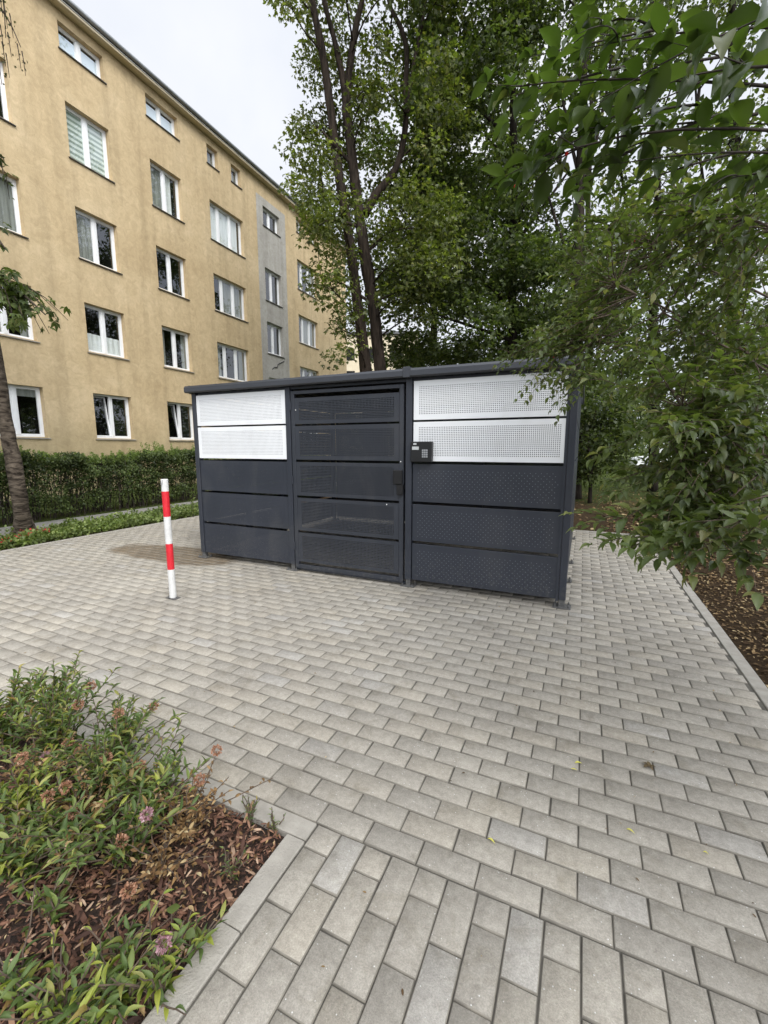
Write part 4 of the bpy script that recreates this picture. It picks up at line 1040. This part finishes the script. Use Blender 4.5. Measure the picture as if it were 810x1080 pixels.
for (px, n_, spd, h0, h1, lab, fl, fm, fr) in spireas:
    p = ground(*px); stem_plant('spirea', lab, Vector((p.x, p.y, -.02)), ring_stems(int(n_ * 1.5), spd, h0, h1, (.0, .0)), None, M['twig'], .057, .27, 'shrub', 23, fl, M[fm], None, .7, SP, fr)
for (px, n_, spd, h0, h1, lab, fl, fr) in [
    ((20, 1050), 14, .09, .07, .16, 'small spirea with long narrow leaves in the bottom left corner', 0, .12),
    ((70, 1075), 16, .09, .07, .17, 'lime tipped spirea at the bottom edge, left of the pink flower', 0, .35),
    ((120, 1060), 16, .08, .08, .17, 'spirea with a pink flower spike near the bottom kerb', 0, .15),
    ((165, 1048), 14, .08, .07, .15, 'leafy spirea beside the bottom kerb with a pink flower spike', 1, .25),
    ((125, 1012), 10, .06, .06, .13, 'low spirea above the pink flower spike', 0, .10),
    ((205, 1000), 8, .05, .05, .10, 'small spirea leaning to the bottom kerb', 0, .15),
    ((50, 965), 9, .07, .07, .14, 'sparse green spirea seedling surrounded by bark chips', 0, .05)]:
    p = ground(*px); stem_plant('spirea', lab, Vector((p.x, p.y, -.02)), ring_stems(n_, spd, h0, h1), None, M['twig'], .054, .30, 'shrub', 20, fl, M['petal_pink'], None, .6, SP, fr)
for (px, n_, lab, h0, h1) in [((196, 880), 30, 'withered brown shrub with dry curled leaves in the corner of the bed', .10, .24), ((170, 915), 22, 'low dry shrub with tan leaves, lying before the withered shrub', .06, .15), ((100, 870), 14, 'dry brown stems tangled between the green spireas', .16, .30), ((40, 850), 16, 'brown dried stems standing in the left part of the bed', .18, .32), ((75, 905), 12, 'half dried low shrub before the dense green spirea', .10, .2)]:
    p = ground(*px); stem_plant('withered_shrub', lab, Vector((p.x, p.y, -.02)), ring_stems(n_, .10, h0, h1, (.02, .0)), M['leaf_dry'], M['twig'], .030, .42, 'shrub', 30, 2, M['petal_rust'], None, .3)
for (px, lab, sz, wd, mm, n_) in [((98, 885), 'lime yellow shoot standing out among the dark leaves', .045, .3, 'leaf_lime', 6), ((245, 918), 'tiny green weed growing alone in the bark chips', .022, .3, 'leaf_spirea', 7), ((264, 862), 'small feathery weed against the bed kerb', .025, .25, 'leaf_spirea', 9), ((290, 872), 'smaller feathery weed in the very corner of the bed', .02, .25, 'leaf_spirea', 6)]:
    p = ground(*px); stem_plant('weed', lab, Vector((p.x, p.y, -.02)), ring_stems(n_, .03, .05, .09), M[mm], M['twig'], sz, wd, 'weed', 40)
# a bindweed-like plant with three broad leaves
p = ground(182, 1000); o = empty('broadleaf_weed', Vector((p.x, p.y, -.02))); tag(o, 'weed with three broad round leaves above the pink flower spike', 'weed')
L = Leaves(); mb = MB()
for (dx, dy, z, th, ln) in ((-.02, .02, .10, 2.2, .040), (.01, -.005, .085, -.6, .034), (.035, .02, .07, .2, .030)):
    mb.tube([(0, 0, 0), (dx * .5, dy * .5, z * .7), (dx, dy, z)], .0016, 5); L.add(np.array((dx, dy, z)), np.array((math.cos(th), math.sin(th), -.2)), np.array((.2, -.3, 1)), ln, .95)
mb.build('stems', M['twig'], o); L.build('leaves', M['leaf_cover'], o, BLADE)

# ------------------------------------------------------------------ shrubs on the right
def shrub(name, label, base, stems, sprays, leaf_mat, bark, size, wd, tpl=BLADE, gap=.030, berries=0, sub=3, cat='shrub', hang=.15, straight=.12):
    """sprays: list of (tip, start, leafsize factor); leaves in opposite pairs along every twig"""
    o = empty(name, base); tag(o, label, cat); off = Vector(base); mb_ = MB(); L = Leaves(); nodes = []
    for pts, r0, r1 in stems: nodes += limb(mb_, [Vector(p) - off for p in pts], r0, r1, 7, 5, .15)
    bpos = []
    def twig(a, b, r, sz, lf=.12):
        ln = (b - a).length; sag = Vector((random.gauss(0, straight) * ln, random.gauss(0, straight) * ln, random.uniform(.02, .12) * ln)); m_ = a.lerp(b, .5) + sag
        pts = [a * (1-t)**2 + m_ * 2*t*(1-t) + b * t*t for t in [q / 6 for q in range(7)]]
        mb_.tube(pts, [r * (1 - .75 * q / 6) for q in range(7)], 5)
        n_ = max(2, int(ln * (1 - lf) / gap)); ang = random.uniform(0, 6.28)
        for k in range(n_ + 1):
            t = lf + (1 - lf) * k / n_; f = t * 6; i_ = min(int(f), 5); p = pts[i_].lerp(pts[i_+1], f - i_); dr = (pts[i_+1] - pts[i_]).normalized()
            sv = dr.cross(Vector((0, 0, 1))); sv = sv.normalized() if sv.length > .1 else Vector((1, 0, 0)); uv_ = sv.cross(dr)
            ang += 1.57 * .6 + random.gauss(0, .3)
            for sgn in (1, -1):
                if random.random() < .12: continue
                sd_ = (sv * math.cos(ang * .35) * sgn + uv_ * math.sin(ang * .35) * sgn * .5)
                dv = sd_ * .9 + dr * random.uniform(.3, .8) + Vector((0, 0, -hang + random.gauss(0, .18)))
                nv = Vector((0, 0, 1)) + Vector((random.gauss(0, .35), random.gauss(0, .35), 0)) + sd_ * random.uniform(-.1, .4)
                L.add(np.array(p), np.array(dv), np.array(nv), sz * random.uniform(.62, 1.18) * (1 - .25 * (t > .9)), wd * random.uniform(.85, 1.1))
            if berries and random.random() < berries: bpos.append(p + Vector((random.gauss(0, .006), random.gauss(0, .006), -.012)))
        L.add(np.array(b), np.array(dr + Vector((0, 0, -hang))), np.array((0, 0, 1.)), sz * .8, wd)
        return pts
    for tip, start, k in sprays:
        tip = Vector(tip) - off
        if start is None: a = min(nodes, key=lambda q: (q[0] - tip).length + random.uniform(0, .25))[0]
        else: a = Vector(start) - off
        pts = twig(a, tip, .0026 + .0016 * (tip - a).length, size * k, .35 if start is None else .15)
        for _ in range(sub):
            q = pts[random.randint(2, 5)]; dr = (tip - a).normalized(); s_ = dr.cross(Vector((0, 0, 1)))
            e = q + dr * random.uniform(.05, .18) + s_ * random.choice((-1, 1)) * random.uniform(.05, .16) + Vector((0, 0, random.gauss(-.01, .05)))
            twig(q, e, .0018, size * k * .9)
    mb_.build('stems', bark, o, True); L.build('foliage', leaf_mat, o, tpl)
    if bpos:
        bm_ = MB()
        for p in bpos:
            for dz in (0,): 
                r = .0042; rings = [(0, -r), (.7*r, -.7*r), (r, 0), (.7*r, .7*r), (0, r)]; vs = []; fs = []
                for (rr, zz) in rings:
                    for q in range(6): vs.append((p.x + rr * math.cos(q * 1.047), p.y + rr * math.sin(q * 1.047), p.z + zz))
                for i_ in range(4):
                    for q in range(6): fs.append((i_*6+q, i_*6+(q+1) % 6, (i_+1)*6+(q+1) % 6, (i_+1)*6+q))
                bm_.add(vs, fs)
        tagb = bm_.build('berries', M['berry'], o); tagb['kind'] = 'stuff'
    return o
# the near one: stands right of the camera, one branch hanging into the top right of the view
nb = Vector((1.75, .55, 0))
stems = [([nb, nb + Vector((.02, .1, .7)), Vector((1.55, .75, 1.4)), Vector((1.30, .95, 1.95)), at(900, 40, 1.15), at(840, 30, 1.15)], .020, .006),
         ([nb + Vector((.05, .04, 0)), nb + Vector((-.02, .2, .8)), Vector((1.45, 1.0, 1.5)), at(930, 150, 1.25), at(850, 150, 1.2)], .018, .005),
         ([nb + Vector((-.04, .06, 0)), nb + Vector((.1, .4, .8)), Vector((1.6, 1.3, 1.6)), Vector((1.3, 1.4, 2.2))], .018, .006)]
spr = []
for tx_, ty_, sx, sy, dd, k in ((545, 92, 860, 95, 1.12, 1.0), (542, 192, 850, 140, 1.18, .95), (612, 52, 860, 30, 1.10, 1.0), (655, 172, 860, 165, 1.15, 1.0), (600, 135, 800, 120, 1.20, 1.0),
                                (700, 90, 860, 70, 1.0, 1.05), (640, -10, 850, -40, 1.1, 1.0), (770, 130, 900, 150, 1.3, 1.1), (760, 40, 880, 0, .95, 1.1),
                                (740, 200, 880, 190, 1.2, .9), (790, 240, 880, 230, 1.2, .9), (780, 90, 880, 60, 1.25, 1.1), (700, 215, 870, 170, 1.25, .85), (668, 120, 820, 60, 1.1, 1.0), (800, 190, 900, 120, 1.3, 1.0), (562, 128, 700, 95, 1.25, .95), (578, 196, 700, 140, 1.25, .95), (592, 95, 760, 60, 1.2, 1.0), (628, 168, 760, 120, 1.2, 1.0), (560, 60, 700, 30, 1.2, .95), (640, 205, 780, 160, 1.3, .9), (538, 102, 660, 70, 1.12, 1.1), (533, 186, 650, 130, 1.15, 1.1), (556, 205, 640, 150, 1.18, 1.05), (604, 212, 690, 150, 1.2, 1.0), (590, 60, 700, 40, 1.12, 1.1), (620, 110, 720, 80, 1.15, 1.1), (575, 150, 680, 110, 1.18, 1.1), (650, 145, 740, 110, 1.15, 1.05)):
    spr.append((at(tx_, ty_, dd), at(sx, sy, dd + .12), k))
shrub('honeysuckle_shrub', 'near shrub whose big leaved branch with red berries hangs into the top right corner', nb, stems, spr, M['leaf_near'], M['twig_dark'], .066, .55, gap=.058, berries=.012, sub=1)

# the further one: spreads over the kerb beside the store
fb = Vector((2.05, 2.75, 0))
stems = []
for k, (mx_, my_, hz) in enumerate(((1.9, 2.7, 1.0), (1.75, 3.0, 1.5), (2.0, 2.4, 1.7), (2.3, 3.2, 1.6), (1.6, 2.5, 1.2), (2.3, 2.6, 2.2), (1.9, 3.3, 2.1))):
    e = [at(700, 330, 2.6), at(650, 300, 2.7), at(790, 230, 2.2), at(760, 330, 3.1), at(720, 430, 2.2), at(780, 180, 2.6), at(690, 260, 3.0)][k]
    b_ = fb + Vector((random.gauss(0, .10), random.gauss(0, .10), 0)); m_ = Vector((mx_, my_, hz * .62))
    stems.append(([b_, b_.lerp(m_, .5) + Vector((.08, 0, .12)), m_, m_.lerp(e, .55) + Vector((0, 0, .12)), e], .014, .004))
poly = [(600,215),(640,190),(700,205),(760,190),(812,200),(812,560),(760,600),(700,560),(702,480),(672,440),(640,428),(617,415),(575,392),(548,372),(590,330),(575,280)]
spr = []
for _ in range(300):
    x, y = poly_sample(poly); dd = random.uniform(1.7, 3.2) if x > 660 else random.uniform(2.3, 3.2)
    if y < 370: spr.append((at(x, y, dd + .3), None, .88))
    else: spr.append((at(x, y, dd), None, .95))
for (x, y, dd) in ((535,372,2.75),(528,378,2.8),(552,360,2.8),(565,385,2.7),(590,400,2.6),(600,428,2.6),(560,372,2.9),(545,392,2.75),(610,350,2.8),(575,402,2.7),(540,384,2.7),(555,396,2.65),(524,386,2.75),(598,405,2.6),(585,372,2.8),(605,418,2.55),(570,362,2.85)):
    spr.append((at(x, y, dd), at(645 + random.uniform(-15, 15), 350 + random.uniform(-20, 20), 2.7), .80))
for (x, y, dd, sx, sy) in ((645,572,1.75,760,515),(665,578,1.7,770,525),(640,558,1.8,750,520),(660,545,1.9,760,520),(690,588,1.6,790,530),(706,580,1.6,800,525),(675,570,1.75,770,520),(655,520,2.0,760,480),(648,508,2.1,740,480),(720,590,1.5,800,530),(740,570,1.6,820,520),(770,580,1.5,840,520),(690,540,1.8,780,500),(712,560,1.7,800,500),(795,585,1.5,860,540),(690,500,2.0,770,460),(705,480,2.0,790,440),(640,472,2.3,730,440)):
    spr.append((at(x, y, dd), at(sx, sy, dd + .25), 1.25))
shrub('honeysuckle_shrub', 'wide leafy shrub right of the store, its lowest spray hanging over the kerb', fb, stems, spr, M['leaf_shrub'], M['twig'], .058, .50, gap=.036, berries=.0015, sub=3, hang=.0)

# ------------------------------------------------------------------ litter on the ground
def litter():
    L = Leaves()
    for (n_, u0, u1, v0, v1, z, l0, l1) in ((9500, 1.08, 3.6, 1.2, 5.8, .012, .018, .045), (6500, .5, 5, 5.5, 13, -.01, .03, .075), (3500, -4, 8, 8.0, 17, -.035, .04, .09)):
        x = RNG.uniform(u0, u1, n_); y = RNG.uniform(v0, v1, n_)
        k = ~((x < 1.08) & (y < 8.02)); x, y = x[k], y[k]; m_ = len(x)
        zz = np.array([-.02 + .035 * mnoise.noise(Vector((a_ * 1.6, b_ * 1.6, 0))) if (a_ > 1.07 and b_ < 11.5 and a_ < 9) else -.06 for a_, b_ in zip(x, y)])
        L.add(np.stack([x, y, zz + .004 + RNG.random(m_) * .012], 1), np.stack([RNG.normal(size=m_), RNG.normal(size=m_), RNG.normal(0, .15, m_)], 1), RNG.normal(0, .3, (m_, 3)) + [0, 0, 1], RNG.uniform(l0, l1, m_), .6)
    return L.build('leaf_litter', M['litter'])
tag(litter(), 'brown leaf litter on the soil right of the kerb', 'leaf litter', kind='stuff')
def grass():
    L = Leaves(); n_ = 26000
    x = RNG.uniform(-2, 11, n_); y = RNG.uniform(14, 38, n_)
    gsel = np.sin(x * 1.1 + 1) * np.sin(y * .8) + np.clip((y - 17) / 8, -.6, 1.2) > RNG.random(n_) * .9; x, y = x[gsel], y[gsel]; m_ = len(x)
    sc_ = 1 + (y - 8) * .05
    L.add(np.stack([x, y, np.full(m_, -.055)], 1), np.stack([RNG.normal(0, .4, m_), RNG.normal(0, .4, m_), np.ones(m_)], 1), RNG.normal(size=(m_, 3)), RNG.uniform(.03, .07, m_) * sc_, .14 * 1)
    return L.build('grass', M['leaf_cover'])
tag(grass(), 'rough grass of the lawn behind the store', 'grass', kind='stuff')

# fallen leaves on the pavers
first = None
for k, (x, y, s_, lab) in enumerate(((606, 806, .034, 'yellow leaf with a folded tip lying beside a second one on the pavers'), (514, 886, .030, 'small yellow leaf in the middle of the near pavers'), (660, 876, .030, 'narrow yellow leaf right of the middle of the near pavers'), (741, 900, .018, 'tiny pale yellow leaf on the pavers at the right'), (602, 812, .026, 'short yellow leaf, lower one of the pair on the pavers'))):
    p = ground(x, y); L = Leaves(); th = random.uniform(-.3, .9)
    L.add(np.array((0, 0, 0.)), np.array((math.cos(th), math.sin(th), .05)), np.array((.3, .2, 1)), s_, .36)
    o = L.build('fallen_leaf', M['leaf_yellow'], None, BLADE); o.location = (p.x, p.y, .006); tag(o, lab, 'leaf', 'yellow leaves on the pavers')
p = ground(684, 809); L = Leaves()
for th in (0.2, 1.5, 2.6, 3.9, 5.2): L.add(np.array((0, 0, 0.)), np.array((math.cos(th), math.sin(th), .12)), np.array((.2, .2, 1)), .03, .6)
o = L.build('fallen_leaf', M['leaf_brown'], None, BLADE); o.location = (p.x, p.y, .006); tag(o, 'crumpled dark brown leaf on the pavers at the right', 'leaf')
# crumbs and specks between the pavers
L = Leaves(); n_ = 420; x = RNG.uniform(-6.5, .95, n_); y = RNG.uniform(.2, 7.5, n_); k = ~((x < -.8) & (y < 1.25)); x, y = x[k], y[k]; m_ = len(x)
L.add(np.stack([x, y, np.full(m_, .004)], 1), np.stack([RNG.normal(size=m_), RNG.normal(size=m_), np.zeros(m_)], 1), RNG.normal(0, .3, (m_, 3)) + [0, 0, 1], RNG.uniform(.005, .018, m_), .5)
tag(L.build('debris', M['litter']), 'small brown crumbs scattered over the pavers', 'debris', kind='stuff')

# ------------------------------------------------------------------ far things seen through gaps
fbld = empty('far_building', at(372, 470, 62), R(22)); tag(fbld, 'pale distant building glimpsed between the ochre flats and the twin trunks', 'building')
fbld.location.z = 0
mb = MB(); mb.box((-9, 0, -.06), (9, 10, 16.5), bev=.05); mb.build('wall', M['cornice'], fbld)
for i_ in range(5):
    for j in range(5):
        mb = MB(); x0_, z0_ = -7.6 + i_ * 3.2, 1.6 + j * 2.9; mb.box((x0_, -.03, z0_), (x0_ + 1.6, -.004, z0_ + 1.5)); mb.build('window', M['dark_room'], fbld)
mb = MB(); mb.box((-9.3, -.3, 16.51), (9.3, 10.3, 16.9), bev=.03); mb.build('roof', M['roof_felt'], fbld)

def car():
    o = empty('parked_car', at(706, 487, 33), R(8)); o.location.z = -.06; tag(o, 'white parked car far beyond the lawn, half hidden by the shrub', 'car')
    prof = [(-2.1,.35),(-2.12,.62),(-2.0,.80),(-1.2,.92),(-.55,1.40),(.9,1.43),(1.6,1.05),(2.05,.92),(2.12,.6),(2.08,.35)]
    mb_ = MB(); n_ = len(prof); vs = []
    for (ys, sc__) in ((-.82, .96), (-.86, 1.0), (.86, 1.0), (.82, .96)):
        vs += [(x * (1 if abs(ys) > .83 else .99), ys * (1 if z < 1.0 else .82), .3 + (z - .3) * sc__) for x, z in prof]
    fs = [tuple(range(n_)), tuple(range(3*n_, 4*n_))[::-1]]
    for r_ in range(3): fs += [(r_*n_+k, (r_+1)*n_+k, (r_+1)*n_+(k+1) % n_, r_*n_+(k+1) % n_) for k in range(n_)]
    mb_.add(vs, fs); body = mb_.build('body', M['metal_white'], o)
    for sgn in (-1, 1):
        g_ = MB(); yy = sgn * .775
        for pts in (((-.95, .95), (-.5, 1.34), (.1, 1.36), (.1, .96)), ((.18, .96), (.18, 1.36), (.85, 1.36), (1.35, 1.02))):
            q = [(x, yy * (1.0 if z > 1.2 else 1.01) , z) for x, z in pts]; g_.add(q, [(0,1,2,3)] if sgn > 0 else [(3,2,1,0)])
        g_.build('side_window', M['dark_room'], o)
    for x in (-1.35, 1.35):
        for yy in (-.78, .78):
            w_ = MB(); ring = [(x + .31 * math.cos(a * .3927), .31 + .31 * math.sin(a * .3927)) for a in range(16)]
            w_.add([(a_, yy - .1, b_) for a_, b_ in ring] + [(a_, yy + .1, b_) for a_, b_ in ring], [tuple(range(16)), tuple(range(16, 32))[::-1]] + [(k, 16+k, 16+(k+1) % 16, (k+1) % 16) for k in range(16)])
            wh = w_.build('wheel', M['black'], o); r2 = MB(); ring = [(x + .19 * math.cos(a * .3927), .31 + .19 * math.sin(a * .3927)) for a in range(16)]
            r2.add([(a_, yy - .105, b_) for a_, b_ in ring] + [(a_, yy + .105, b_) for a_, b_ in ring], [tuple(range(16)), tuple(range(16, 32))[::-1]]); r2.build('rim', M['gutter'], wh)
    for yy in (-.6, .6): l_ = MB(); l_.box((-2.13, yy - .16, .62), (-2.05, yy + .16, .76), bev=.01); l_.build('headlight', M['screen'], o)
    return o
c1 = car()
c2 = copy_tree(c1); q = at(760, 478, 36); c2.location = (q.x, q.y, -.06); c2.rotation_euler.z = R(20); tag(c2, 'second white parked car, right of the first and deeper in the shrub', 'car')
